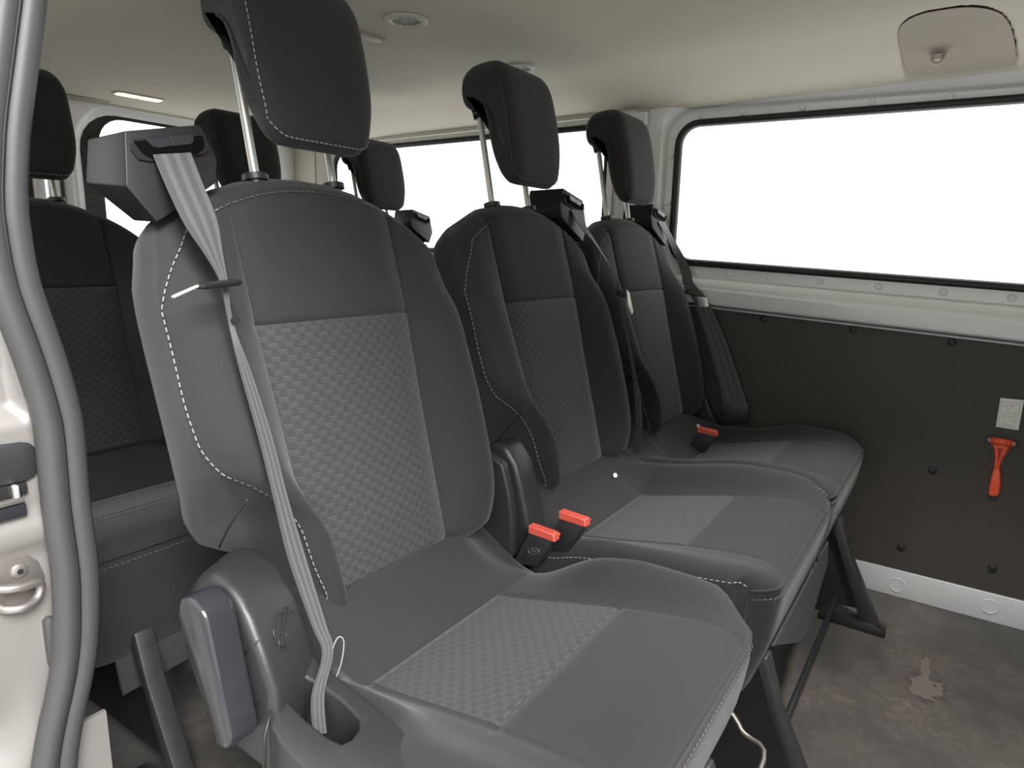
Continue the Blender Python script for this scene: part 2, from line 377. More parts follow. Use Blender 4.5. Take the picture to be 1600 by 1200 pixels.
def build_headrest(parent, thread):
    # side profile (y, z), counter-clockwise from the lower front edge
    pr = [(.172, 1.068), (.168, 1.085), (.170, 1.13), (.180, 1.19), (.194, 1.245), (.206, 1.272), (.225, 1.288), (.255, 1.290), (.285, 1.284), (.302, 1.268), (.307, 1.240), (.303, 1.216), (.292, 1.203),
          (.272, 1.199), (.254, 1.192), (.243, 1.172), (.236, 1.14), (.228, 1.105), (.217, 1.078), (.203, 1.062), (.187, 1.058)]
    q_ = cr([(0, y, z) for y, z in pr+pr[:1]], 3)[:-1]; pr = [(p.y, p.z) for p in q_]
    n = len(pr)
    nor = []
    for i in range(n):
        a = Vector(pr[i-1]); b = Vector(pr[(i+1) % n]); t = (b-a).normalized(); nor.append(Vector((t.y, -t.x)))
    hw0 = .100; ss = [-1, -.996, -.98, -.955, -.92, -.87, -.80, -.70, -.5, -.25, 0, .25, .5, .70, .80, .87, .92, .955, .98, .996, 1]
    rows = []
    for s in ss:
        u = max(0, (abs(s)-.66)/.34); ins = .022*(1-math.sqrt(max(0, 1-u*u)))
        lift = .030*(1-math.sqrt(max(0, 1-max(0, (abs(s)-.62)/.38)**2)))
        row = []
        for (y, z), nn in zip(pr, nor):
            k = sm(1.13, 1.055, z); kt = sm(1.235, 1.29, z)
            hw = hw0*(1-.10*sm(1.16, 1.06, z))
            row.append(Vector((s*hw, y+nn.x*ins, z+nn.y*ins+lift*k*.9-lift*kt*.6)))
        rows.append(row)
    g = Grid(rows, True)
    nf = 15
    hr = g.make('headrest', lambda i, j: not (j < nf and 3 <= i < len(ss)-4), M['fabric'], parent, caps=(0, len(ss)-1))
    g.make('front_pad', lambda i, j: j < nf and 3 <= i < len(ss)-4, M['fabric2'], hr)
    k = 3
    pth = [rows[k][j]+Vector((-.001, -.0012, 0)) for j in range(nf, -1, -1)]+[rows[i][0]+Vector((0, -.0012, -.0008)) for i in range(k, len(ss)-k)]
    stitches('pad_stitching', cr(pth, 2), thread, hr, dash=.005, gap=.003, r=.0009)
    for sx in (-1, 1):
        x = .067*sx
        tube('post', [(x, .234, .985), (x, .240, 1.022), (x, .276, 1.204), (x, .279, 1.215)], .0062, M['chrome'], hr, 12)
        tube('post_grommet', [(x, .2715, 1.188), (x, .2755, 1.204)], [.0135, .015], M['plastic_dark'], hr, 14)
        c = tube('post_collar', [(x, .236, 1.000), (x, .2387, 1.014), (x, .2389, 1.015), (x, .2403, 1.0225), (x, .2405, 1.0235)], [.0125, .0125, .0170, .0170, .0150], M['plastic'], hr, 18)
        c.data.set_sharp_from_angle(angle=.6)
    return hr

def build_guide(parent, sx):
    """belt outlet housing on the shoulder; sx=1 on the left shoulder, -1 on the right"""
    f = lambda x, y, z: (x*sx, y, z)
    P = [f(-.251, .206, 1.049), f(-.160, .208, 1.070), f(-.1435, .205, 1.033), f(-.148, .202, 1.004), f(-.2585, .198, .990), f(-.200, .197, .992), f(-.231, .190, .952), f(-.205, .197, .966),
         f(-.240, .318, 1.050), f(-.163, .30, 1.068), f(-.148, .30, 1.0), f(-.243, .327, 1.0), f(-.222, .262, .955), f(-.2, .25, .96)]
    h = hull('belt_guide_housing', P, M['plastic_guide'], parent, .008, 4)
    TL, TR, BR, BL = [Vector(f(*p)) for p in ((-.2475, .2035, 1.0425), (-.1615, .2055, 1.0605), (-.151, .2032, 1.034), (-.249, .2008, 1.0145))]
    def pt(u, v, o=0):
        p = TL.lerp(TR, u).lerp(BL.lerp(BR, u), v); return p+Vector((0, -o-.0016, 0))
    def plate(name, uv, o0, o1, m, bev=.0006):
        return loft2(name, [pt(u, v, o0) for u, v in uv], [pt(u, v, o1) for u, v in uv], m, h, bev, 1)
    plate('bezel', [(.03, .05), (.5, .03), (.97, .02), (1.0, .35), (.985, .70), (.90, .86), (.55, .98), (.2, .98), (.07, .86), (.0, .45)], -.002, .0016, M['plastic_guide'])
    plate('belt_slot', [(.03, .16), (.17, .14), (.24, .42), (.30, .52), (.75, .48), (.81, .38), (.85, .12), (.96, .11), (.95, .42), (.90, .66), (.80, .80), (.50, .86), (.22, .85), (.12, .62)], -.001, .0034, M['slot_black'], 0)
    for a, b in (((.175, .10), (.495, .08)), ((.505, .08), (.845, .06))):
        if a[0] < .3: uv = [a, b, (b[0], .46), (.30, .49), (.25, .40)]
        else: uv = [a, b, (.80, .36), (.75, .44), (a[0], .46)]
        plate('slot_flap', uv, 0, .0046, M['plastic_gloss'])
    return h

def ribbon(name, pts, m, parent, thick=.0012, sub=4):
    """pts: list of (left edge point, right edge point)"""
    A = cr([p[0] for p in pts], sub); B = cr([p[1] for p in pts], sub); vs = []; fs = []; uvs = []; n = len(A); s = 0; nc = 6
    for i in range(n):
        if i: s += ((A[i]+B[i])/2-(A[i-1]+B[i-1])/2).length
        t = (A[min(i+1, n-1)]-A[max(i-1, 0)]+B[min(i+1, n-1)]-B[max(i-1, 0)]).normalized()
        nn = (B[i]-A[i]).cross(t).normalized()
        for k in range(nc+1):
            p = A[i].lerp(B[i], k/nc); vs.append(p+nn*thick/2); uvs.append((k/nc, s))
        for k in range(nc, -1, -1):
            p = A[i].lerp(B[i], k/nc); vs.append(p-nn*thick/2); uvs.append((k/nc, s))
    C = 2*(nc+1)
    for i in range(n-1):
        for k in range(C): fs.append((i*C+k, i*C+(k+1) % C, (i+1)*C+(k+1) % C, (i+1)*C+k))
    o = mesh_obj(name, vs, fs, m, parent, uvs); o.data.set_sharp_from_angle(angle=.9); return o

def build_cushion(parent, hR, hL, WR=.25, WL=.25, notch=False, roundR=.02, roundL=.02):
    zc = [(-.385, .457), (-.35, .461), (-.30, .455), (-.235, .444), (-.17, .430), (-.10, .414), (-.05, .404), (-.033, .403), (-.015, .413), (0, .424), (.03, .450), (.06, .472), (.10, .490)]
    ys = [.10, .08, .06, .04, .02, .005, -.01, -.022, -.030, -.033, -.036, -.045, -.06, -.08, -.10, -.12, -.138, -.150, -.165, -.18, -.20, -.22, -.231, -.235, -.239, -.25, -.28, -.31, -.34, -.362, -.376]
    prof = [(y, lerp_tab(zc, y), 0) for y in ys]
    prof += [(-.388, .4535, 0), (-.397, .447, 0), (-.4025, .439, 1), (-.4005, .434, 1), (-.4045, .426, 1), (-.405, .41, 1), (-.401, .38, 1), (-.394, .34, 1), (-.383, .30, 1), (-.370, .26, 1), (-.360, .236, 1), (-.345, .228, 1)]
    rows = []; uvr = []
    for y, z, fr in prof:
        row = {}
        yc = max(y, -.385)
        xp = lerp_tab([(-.40, .158), (-.235, .148), (-.033, .136), (.10, .136)], y)
        fade = sm(-.409, -.36, y)*(0 if fr else 1) if y < -.36 else 1.0
        corner = sm(-.33, -.405, y) if not fr else 1
        for side in (1, -1):
            tabh = hR if side > 0 else hL; h = smooth_tab(tabh, yc, .015)
            W = WR if side > 0 else WL; rd = roundR if side > 0 else roundL
            if notch and side < 0: W = W-.048*sm(-.20, -.125, y)
            Wc = W-rd*corner**2
            q = [(0, -.006*0), (xp*.33, .0), (xp*.67, .0), (xp-.006, .0), (xp, -.0016), (xp+.005, .0005)]
            L = Wc-xp-.005
            for s, k in ((.15, .10), (.32, .36), (.5, .68), (.64, .90), (.76, 1.0), (.86, .99), (.94, .86), (1.0, .62)): q.append((xp+.005+s*L, k))
            out = []
            for t, (x, k) in enumerate(q):
                if t < 6: out.append(Vector((x*side, y, z+(k if k < .1 else 0)*(0 if fr else 1)-(.003 if y in (-.033, -.235) and t < 5 else 0))))
                else:
                    zz = z+h*k*fade - (.012*(1-(L*.0+1)*1) if False else 0)
                    if not fr: zz -= (.014 if (WR if side > 0 else WL) < .2555 else .003)*max(0, (abs(x)-(Wc-.035))/.035)**2*fade
                    yy = y + ((.035 if rd > .01 else .010) if fr or y < -.36 else 0)*max(0, (abs(x)-(Wc-.05))/.05)**2.2*(sm(-.33, -.40, y))
                    out.append(Vector((x*side, yy, zz)))
            last = out[-1]
            zb = min(.30, z) if fr else .30
            if notch and side < 0 and y > -.15: zb = .40
            for f, dx in ((.12, .004), (.4, .005), (1.0, -.004)):
                zz = last.z+(zb-last.z)*f if zb < last.z else last.z
                out.append(Vector(((Wc+dx)*side, last.y+(.004*f if fr else 0), zz)))
            row[side] = out
        r = list(reversed(row[-1]))[:-1]+row[1]
        rows.append(r); uvr.append([(p.x, -y*1.02) for p in r])
    g = Grid(rows); g.uv = uvr; n = len(row[1]); c = n-1
    ia = ys.index(-.033); ibb = ys.index(-.235); ie = len(ys)+1
    pan = lambda j: c-3 <= j < c+3
    cu = g.make('seat_cushion', lambda i, j: not (pan(j) and ia <= i < ie), M['fabric'], parent)
    g.make('woven_panel', lambda i, j: pan(j) and ia <= i < ibb, M['woven'], cu)
    g.make('front_panel', lambda i, j: pan(j) and ibb <= i < ie, M['fabric2'], cu)
    # piping and stitching along the front upper edge and back along the sides
    k = len(ys)+3; js = range(3, len(rows[0])-3)
    pipe = [rows[k-1][j]+Vector((0, -.0005, .0)) for j in js]
    tube('front_piping', cr(pipe, 2), .0026, M['fabric2'], cu, 6)
    st = [rows[k+1][j]+Vector((0, -.0016, 0)) for j in js]
    stitches('front_stitching', cr(st, 3), M['thread_dim'], cu, r=.0009)
    jL = 4; sl = [rows[i][jL-1]+Vector((-.0018, -.0003, .0008)) for i in range(17 if notch else 8, len(ys)+3)]
    stitches('left_edge_stitching', cr(sl, 2), M['thread'], cu, r=.0009)
    return cu

def build_leg(parent, x, rear=False):
    """pressed-steel floor leg: slanted front strut, rear strut, base shoe"""
    leg = loft2('floor_leg', [(x-.016, y, z) for y, z in ((-.355, .285), (-.385, .285), (-.412, .20), (-.497, .025), (-.497, .004), (-.462, .004))],
          [(x+.016, y, z) for y, z in ((-.355, .285), (-.385, .285), (-.412, .20), (-.497, .025), (-.497, .004), (-.462, .004))], M['steel_worn'], parent, .004, 2)
    ext_x('leg_web_plate', [(-.36, .28), (-.395, .20), (-.468, .045), (-.10, .03), (-.02, .12), (-.06, .28)], x+.004, x+.010, M['steel_black'], leg, .001, 1)
    ext_x('rear_strut', [(-.08, .30), (-.04, .30), (.02, .01), (-.03, .01)], x-.012, x+.012, M['steel_black'], leg, .003, 1)
    ext_x('foot_shoe', [(-.515, .0), (-.515, .016), (-.485, .026), (-.36, .02), (-.36, .0)], x-.026, x+.026, M['plastic_dark'], leg, .004, 2)
    for yy in (-.44, -.40):
        disc('rivet', (x-.0001+.010, yy, .07), (1, 0, 0), .005, .003, M['chrome_dull'], leg, 10)
    return leg

def build_buckle(parent, dx, dy, dz, logo, short=False):
    prof = [(.030, .372), (-.013, .460), (-.064, .456), (-.035, .392)]
    prof = [(.022, .388), (-.012, .458), (-.060, .455), (-.030, .398)]
    x0, x1 = .256+dx, .282+dx
    b = ext_x('buckle', [(y+dy, z+dz) for y, z in prof], x0, x1, M['plastic'], parent, .002, 2)
    rp = [(-.0095, .454), (-.0085, .4685), (-.0605, .4655), (-.0625, .4515)]
    ext_x('release_button', [(y+dy, z+dz) for y, z in rp], x0-.0006, x1-.009, M['red_btn'], b, .0015, 1)
    ext_x('slot_surround', [(y+dy+.001, z+dz-.001) for y, z in [(-.0108, .460), (-.0098, .4635), (-.0595, .4605), (-.0605, .457)]], x0+.001, x1-.001, M['red'], b, .001, 1)
    ext_x('tongue_slot', [(y+dy, z+dz) for y, z in [(-.019, .461), (-.0185, .4655), (-.052, .4635), (-.0525, .459)]], x1-.008, x1-.003, M['plastic_dark'], b, .0005, 1)
    if logo:
        # embossed rectangle with an oval badge and a scrawl of script in it
        def fp(u, v): # on the outboard face; u along the width (towards the front), v up the body
            p = Vector(prof[0]).lerp(Vector(prof[3]), u).lerp(Vector(prof[1]).lerp(Vector(prof[2]), u), v)
            return Vector((x0-.0004, p.x+dy, p.y+dz))
        tube('embossed_frame', [fp(*q) for q in ((.28, .18), (.28, .74), (.80, .74), (.80, .18), (.28, .18))], .0005, M['plastic_gloss'], b, 5)
        tube('oval_badge', [fp(.54+.22*math.cos(t*math.pi/12), .50+.095*math.sin(t*math.pi/12)) for t in range(25)], .0006, M['chrome_dull'], b, 5)
        tube('badge_script', cr([fp(*q) for q in ((.41, .47), (.46, .54), (.48, .47), (.53, .52), (.55, .47), (.60, .52), (.62, .47), (.68, .54))], 3), .0005, M['chrome_dull'], b, 5)
    return b

def rec_cover_single(parent):
    inner = [(.16, .47), (.155, .535), (.115, .572), (.078, .582), (.035, .572), (.002, .547), (-.018, .508), (-.028, .463), (-.028, .36), (.04, .36), (.10, .40)]
    outer = [(.115, .47), (.10, .54), (.075, .572), (.045, .590), (.013, .584), (-.012, .563), (-.036, .528), (-.058, .488), (-.058, .38), (.05, .385), (.09, .42)]
    A = [(-.205, y, z) for y, z in inner]; B = [(-.284, y, z) for y, z in outer]
    c = loft2('recliner_cover', A, B, M['plastic'], parent, .014, 4, angle=60)
    # embossed tilt symbol: part circle, arrow head and little seat
    def on(u, v):  # point on the sloping front face
        a = Vector((-.205, .000, .545)).lerp(Vector((-.284, -.026, .546)), .14+.70*u); b = Vector((-.205, -.022, .494)).lerp(Vector((-.284, -.046, .508)), .14+.70*u)
        return a.lerp(b, v)+Vector((-.0012, -.0040, .0022))
    ring = [on(.45+.36*math.cos(t), .45+.36*math.sin(t)) for t in [(-150+k*14)*math.pi/180 for k in range(16)]]
    tube('tilt_symbol_ring', ring, .0006, M['plastic_gloss'], c, 5)
    tube('tilt_symbol_seat', [on(*q) for q in ((.25, .08), (.35, .05), (.55, .42), (.72, .50), (.80, .78), (.62, .80), (.52, .55), (.25, .08))], .0006, M['plastic_gloss'], c, 5)
    # lever with its rounded head
    hp = [(.000, .577), (-.007, .566), (-.034, .452), (-.034, .441), (-.026, .431), (-.010, .430), (.004, .470), (.022, .512), (.040, .540), (.046, .560), (.038, .578), (.020, .585)]
    ext_x('tilt_lever', [(y, z) for y, z in hp], -.322, -.286, M['plastic_gloss'], c, .006, 3, 50)
    for p in (((-.287, -.016, .520), (-.283, -.022, .523), (-.280, -.030, .534)), ((-.287, -.030, .466), (-.282, -.036, .469), (-.278, -.046, .482))):
        tube('cover_clip', p, .0009, M['rubber_seal'], c, 5)
    # belt anchor trim with its pocket
    def ring3(pts, z): return [Vector((x, y, zz if zz is not None else z)) for x, y, zz in pts]
    top = [(-.208, -.012, .482), (-.206, -.060, .466), (-.208, -.100, .462), (-.211, -.137, .458), (-.216, -.215, .444), (-.262, -.215, .442), (-.292, -.215, .425), (-.296, -.16, .434), (-.297, -.10, .444), (-.292, -.060, .455), (-.270, -.026, .466), (-.236, -.010, .478)]
    pk = [(-.232, -.036, .470), (-.228, -.065, .465), (-.228, -.095, .461), (-.232, -.124, .456), (-.240, -.131, .455), (-.252, -.134, .453), (-.261, -.130, .452), (-.264, -.115, .453), (-.264, -.080, .457), (-.262, -.052, .462), (-.252, -.036, .467), (-.242, -.032, .470)]
    bot = [(x-(.004 if x < -.25 else 0), y, .355) for x, y, z in top]; pb = [(x, y, .405) for x, y, z in pk]
    vs = ring3(bot, 0)+ring3(top, 0)+ring3(pk, 0)+ring3(pb, 0); n = len(top); fs = []
    for r in range(3):
        for k in range(n): fs.append((r*n+k, r*n+(k+1) % n, (r+1)*n+(k+1) % n, (r+1)*n+k))
    fs.append(tuple(3*n+k for k in range(n))); fs.append(tuple(range(n)))
    bm = bmesh.new(); vv = [bm.verts.new(v) for v in vs]
    for f in fs: bm.faces.new([vv[i] for i in f])
    bmesh.ops.recalc_face_normals(bm, faces=bm.faces)
    es = [e for e in bm.edges if {vv.index(v)//n for v in e.verts} in ({1}, {2})]
    bmesh.ops.bevel(bm, geom=es, offset=.004, segments=3, affect='EDGES', profile=.5, clamp_overlap=True)
    a = bm_obj('belt_anchor_trim', bm, M['plastic'], parent, True, 50)
    disc('pocket_bolt', (-.246, -.110, .405), (-.2, -.2, 1), .010, .012, M['chrome_dull'], a, 14, 1)
    tube('seam_gap', [(-.254, -.0265, .4735), (-.286, -.052, .462), (-.300, -.062, .452), (-.302, -.060, .40)], .0018, M['rubber_seal'], a, 5)
    hull('anchor_plate', [(-.244, -.046, .408), (-.246, -.062, .408), (-.236, -.05, .440), (-.232, -.066, .437), (-.242, -.066, .405), (-.238, -.047, .42)], M['steel_worn'], a, .002, 2)
    return c

def flat_tag(parent, x, y, z):
    disc('cloth_tag', (x, y, z), (-.4, -.8, .5), .0055, .0015, M['tag'], parent, 12)

hR_near = [(-.40, .0), (-.37, .010), (-.32, .024), (-.22, .040), (-.157, .040), (-.12, .027), (-.09, .013), (-.06, .002), (-.033, .0), (.012, -.032), (.046, -.048), (.10, -.038)]
hL_near = [(-.40, .0), (-.37, .008), (-.32, .014), (-.22, .020), (-.15, .027), (-.10, .036), (-.05, .042), (-.02, .035), (.02, .005), (.06, -.02), (.10, -.03)]
hL_mid = [(-.40, .0), (-.39, .012), (-.30, .010), (-.195, .022), (-.12, .032), (-.084, .034), (-.033, .02), (0, .0), (.03, -.02), (.10, -.03)]
h_join = [(-.40, .004), (-.36, .020), (-.30, .033), (-.20, .046), (-.087, .046), (-.033, .048), (-.01, .03), (.03, -.01), (.10, -.03)]
hR_far = [(-.40, .0), (-.37, .006), (-.333, .012), (-.226, .030), (-.125, .022), (-.05, .034), (-.003, .018), (.03, -.005), (.065, -.035), (.10, -.035)]

def seat_unit_single(root, detail=True):
    build_cushion(root, hR_near, hL_near, notch=True)
    back = build_backrest(root); build_headrest(root, M['thread'])
    build_guide(root, 1)
    rec_cover_single(root)
    ext_x('hinge_cover', [(.115, .575), (.075, .582), (.045, .566), (.030, .52), (.022, .47), (.02, .40), (.11, .38)], .252, .272, M['plastic'], root, .006, 3)
    for x in (-.12, .12): build_leg(root, x)
    box('seat_pan', (-.225, -.335, .262), (.225, .06, .392), M['steel_black'], root, .01)
    tube('fold_bar', cr([(.262, -.33, .30), (.262, -.375, .262), (.256, -.392, .246), (.238, -.425, .246), (.16, -.43, .246), (.0, -.43, .246)], 3), .0036, M['chrome_dull'], root, 8)
    loft2('front_flap', [(-.16, -.362, .25), (.0, -.362, .25), (.0, -.352, .17), (-.15, -.352, .16)], [(-.16, -.356, .25), (.0, -.356, .25), (.0, -.346, .17), (-.15, -.346, .16)], M['lining'], root, .002, 1)
    return back

def bench_unit(root, sp):
    ax = []
    for k in range(2):
        e = empty('hold', (k*sp, 0, 0), None); ax.append(e)
        if k == 0: cu = build_cushion(e, h_join, hL_mid, WR=sp/2, roundR=.004)
        else: cu = build_cushion(e, hR_far, h_join, WL=sp/2, roundL=.004)
        bk = build_backrest(e); build_headrest(e, M['thread_dim']); build_guide(e, -1)
        if k == 0:
            prof = [(.125, .56), (.090, .592), (.060, .590), (.036, .560), (.024, .525), (.012, .48), (-.003, .425), (-.006, .36), (.12, .35)]
            ext_x('recliner_cover', prof, -.262, -.205, M['plastic'], e, .010, 3, 60)
        else:
            ext_x('hinge_cover', [(.115, .50), (.07, .512), (.035, .50), (.015, .455), (-.01, .42), (.11, .38)], .250, .275, M['plastic'], e, .006, 3)
    # white cloth tags at the sides of the two seat wells
    for k in range(2): flat_tag(ax[k], .103 if k == 0 else .118, .016 if k == 0 else .012, .445 if k == 0 else .448)
    for k in range(2):
        for ch in list(ax[k].children):
            ch.parent = root; ch.location = (ch.location[0]+k*sp, ch.location[1], ch.location[2])
        bpy.data.objects.remove(ax[k])
    build_leg(root, -.125); build_leg(root, sp+.093)
    box('seat_pan', (-.20, -.335, .27), (sp+.20, .06, .385), M['steel_black'], root, .01)
    box('cross_member', (-.11, -.402, .058), (sp+.08, -.392, .078), M['steel_black'], root, .002)
    box('under_seat_dark_sheet', (-.12, -.335, .05), (sp+.09, -.328, .29), M['steel_black'], root, .002)  # added black sheet, keeps the gap under the bench dark
    box('stowage_box', (-.085, -.335, .10), (.02, -.10, .27), M['plastic_dark'], root, .006)
    ext_x('side_panel', [(-.37, .29), (-.40, .20), (-.475, .03), (-.02, .02), (.02, .30)], -.146, -.141, M['plastic_dark'], root, .002, 1)
    fp = [(-.10, -.384, .285), (.42, -.384, .285), (.39, -.392, .243), (.13, -.404, .204), (.048, -.403, .222)]
    loft2('front_flap', fp, [(x, y+.006, z) for x, y, z in fp], M['lining'], root, .002, 1)

# --- near single seat
SP1, SP2 = .54269, .51403
single = empty('passenger_seat', (0, 0, 0))
tag(single, 'nearest single black cloth seat with tilt lever and grey belt on its left shoulder', 'seat', 'single seats')
seat_unit_single(single)
# its belt: from the slot, through the tongue and down to the anchor pocket
V = Vector
bp = [((-.2285, .2005, 1.026), (-.1830, .2025, 1.034)), ((-.2305, .170, .990), (-.1875, .172, 1.0)), ((-.2290, .140, .950), (-.1895, .142, .957)), ((-.2180, .122, .917), (-.1965, .123, .917)), ((-.2115, .108, .889), (-.2030, .107, .888)),
      ((-.2120, .099, .857), (-.2065, .099, .857)), ((-.2120, .092, .829), (-.2060, .090, .829)), ((-.2120, .080, .791), (-.1990, .079, .789)), ((-.2070, .061, .719), (-.1900, .060, .716)), ((-.2040, .042, .646), (-.1860, .041, .642)),
      ((-.2050, .020, .581), (-.1830, .018, .574)), ((-.2080, -.020, .515), (-.1900, -.022, .507)), ((-.2150, -.046, .492), (-.2010, -.047, .488)), ((-.2440, -.062, .464), (-.2290, -.064, .459)), ((-.2500, -.070, .425), (-.2360, -.074, .420))]
bp = [(V(a)+V((0, -.002-(.006 if a[2] > 1.0 else .002 if a[2] > .98 else 0), 0)), V(b)+V((0, -.002-(.006 if a[2] > 1.0 else .002 if a[2] > .98 else 0), 0))) for a, b in bp]
belt1 = ribbon('seat_belt', bp, M['belt'], single)
hull('belt_tongue_grip', [(-.243, .104, .8815), (-.243, .098, .8895), (-.196, .104, .8845), (-.196, .098, .8925), (-.243, .088, .8815), (-.243, .084, .8875), (-.196, .088, .8845), (-.196, .084, .8905)], M['plastic_dark'], belt1, .003, 2)
hull('belt_tongue_blade', [(-.2715, .098, .8730), (-.2715, .100, .8760), (-.243, .098, .8838), (-.243, .100, .8866), (-.2715, .0925, .8738), (-.2715, .094, .8766), (-.243, .0925, .8846), (-.243, .094, .8872)], M['chrome'], belt1, .0008, 1)
disc('belt_stop_button', (-.206, .091, .846), (0, -1, .2), .005, .003, M['plastic_dark'], belt1, 12)
tube('belt_end_loop', cr([(-.203, -.042, .468), (-.199, -.048, .494), (-.193, -.050, .502), (-.188, -.052, .494), (-.194, -.053, .470), (-.203, -.051, .452)], 3), .0008, M['thread'], belt1, 6)
# --- near bench
bench = empty('double_seat_bench', (SP1, 0, 0))
tag(bench, 'two-place black cloth bench seat between the nearest single seat and the windowed side panel', 'seat', 'double bench seats')
bench_unit(bench, SP2)
def rb(name, pts, off=(0, 0, 0), mid=()):
    b = ribbon(name, pts, M['belt'], bench); return b
# belt of the middle place, turned edge-on down the gap between the backs
b2 = rb('seat_belt', [((.183, .199, 1.022), (.226, .201, 1.033)), ((.192, .178, .985), (.220, .180, .992)), ((.196, .140, .948), (.214, .148, .953)), ((.234, .100, .872), (.250, .112, .876)), ((.249, .098, .842), (.263, .112, .842)), ((.262, .085, .775), (.272, .100, .775)), ((.263, .062, .69), (.275, .075, .69)), ((.264, .03, .56), (.272, .05, .56)), ((.262, .03, .45), (.272, .05, .45))])
hull('belt_tongue_grip', [(.236, .086, .846), (.256, .081, .838), (.232, .090, .834), (.252, .085, .826), (.236, .10, .846), (.262, .10, .838), (.236, .10, .832), (.262, .095, .826)], M['plastic'], b2, .002, 2)
hull('belt_tongue_blade', [(.252, .080, .846), (.266, .080, .838), (.274, .070, .792), (.262, .068, .786), (.250, .074, .81), (.252, .084, .846), (.266, .084, .838), (.274, .074, .792), (.262, .072, .786), (.250, .078, .81)], M['chrome'], b2, .001, 1)
# belt of the far place, lying wide along the side panel
o = SP2
b3 = rb('seat_belt', [((o+.183, .199, 1.020), (o+.226, .201, 1.030)), ((o+.225, .185, .975), (o+.252, .180, .982)), ((o+.262, .150, .88), (o+.272, .126, .89)), ((o+.268, .140, .838), (o+.276, .112, .845)), ((o+.274, .108, .791), (o+.280, .070, .800)), ((o+.276, .060, .68), (o+.284, .010, .69)), ((o+.277, .022, .58), (o+.285, -.035, .59)), ((o+.278, -.008, .485), (o+.286, -.075, .495))])
hull('belt_tongue_grip', [(o+.262, .132, .825), (o+.274, .085, .818), (o+.262, .135, .812), (o+.274, .088, .803), (o+.27, .136, .825), (o+.282, .089, .818), (o+.27, .139, .812), (o+.282, .092, .803)], M['plastic'], b3, .002, 2)
hull('belt_tongue_blade', [(o+.268, .098, .806), (o+.276, .066, .802), (o+.276, .060, .776), (o+.268, .086, .774), (o+.27, .100, .806), (o+.278, .068, .802), (o+.278, .062, .776), (o+.27, .088, .774)], M['chrome'], b3, .0008, 1)
hull('belt_anchor_sleeve', [(o+.274, -.002, .488), (o+.286, -.080, .498), (o+.274, -.010, .43), (o+.286, -.082, .44), (o+.28, -.002, .488), (o+.291, -.080, .498), (o+.28, -.010, .43), (o+.291, -.082, .44)], M['steel_worn'], b3, .002, 2)
# buckles: two stand between the single seat and the bench, one in the gap between the two bench places
bk = build_buckle(bench, -SP1, 0, 0, True)
bk = build_buckle(bench, -SP1+.040, -.036, .022, False)
bk = build_buckle(bench, SP2-.256-.245+.257, -.012, .004, False)

# --- rear row: copies of the two seats, without belts and buckles that are out of sight
def copy_thing(src, loc, skip):
    c = src.copy(); COL.objects.link(c); c.location = loc
    for ch in list(src.children):
        if ch.name.split('.')[0] in skip: continue
        copy_tree(ch, c)
    return c
rs = copy_thing(single, (-.030, .885, 0), ('seat_belt', 'fold_bar', 'belt_guide_housing'))
tag(rs, 'rear single black cloth seat half hidden behind the door seal and the nearest seat', 'seat', 'single seats')
rbn = copy_thing(bench, (.530, .93, 0), ('seat_belt', 'buckle', 'cloth_tag', 'stowage_box'))
tag(rbn, 'rear two-place bench seat of which only headrests show behind the front row', 'seat', 'double bench seats')

# ---------------------------------------------------------------- body shell
W = 1.393; YF = -1.75; YR = 2.0
fl = struct(mesh_obj('floor', [(-.39, YF, 0), (1.42, YF, 0), (1.42, YR, 0), (-.39, YR, 0), (-.39, YF, -.03), (1.42, YF, -.03), (1.42, YR, -.03), (-.39, YR, -.03)],
     [(0, 1, 2, 3), (4, 7, 6, 5), (0, 4, 5, 1), (1, 5, 6, 2), (2, 6, 7, 3), (3, 7, 4, 0)], M['floor'], smooth=False))
# headliner: moulded sheet that rolls down towards both sides, with a recess for the coat hook
def ceil_z(x, y):
    z = 1.422
    t = max(0, (x-1.08)/.30); z -= .060*t**1.7
    t = max(0, (-.02-x)/.30); z -= .070*t**1.7
    z -= .012*sm(1.2, 2.0, y)
    z -= .012*math.exp(-((y-.86-.12*(x))/.10)**2)*sm(1.25, .9, x)     # shallow cross rib
    return z
xs = [-.36+.03*i for i in range(48)]+[1.08+.0105*i for i in range(0, 31)]
xs = sorted(set([round(x, 4) for x in xs if x < .98]+[round(.98+.008*i, 4) for i in range(52)]))
yv = sorted(set([round(YF+.06*i, 4) for i in range(63) if YF+.06*i < YR]+[YR]+[round(-.62+.008*i, 4) for i in range(41)]))
def rec(x, y):
    # D-shaped recess, open towards the side wall
    v = (1.36-x)/.346
    if v < 0: return 0
    u = (y+.462+.03*(1-v))/(.113-.012*v)
    d = 1-(abs(u)**3+max(0, v)**3.2)
    return sm(0, .18, d)*sm(1.38, 1.30, x)
vs = []; fs = []; ny = len(yv)
for x in xs:
    for y in yv: vs.append((x, y, ceil_z(x, y)+.034*rec(x, y)))
for i in range(len(xs)-1):
    for j in range(ny-1): fs.append((i*ny+j, i*ny+j+1, (i+1)*ny+j+1, (i+1)*ny+j))
cl = struct(mesh_obj('ceiling', vs, fs, M['headliner']))
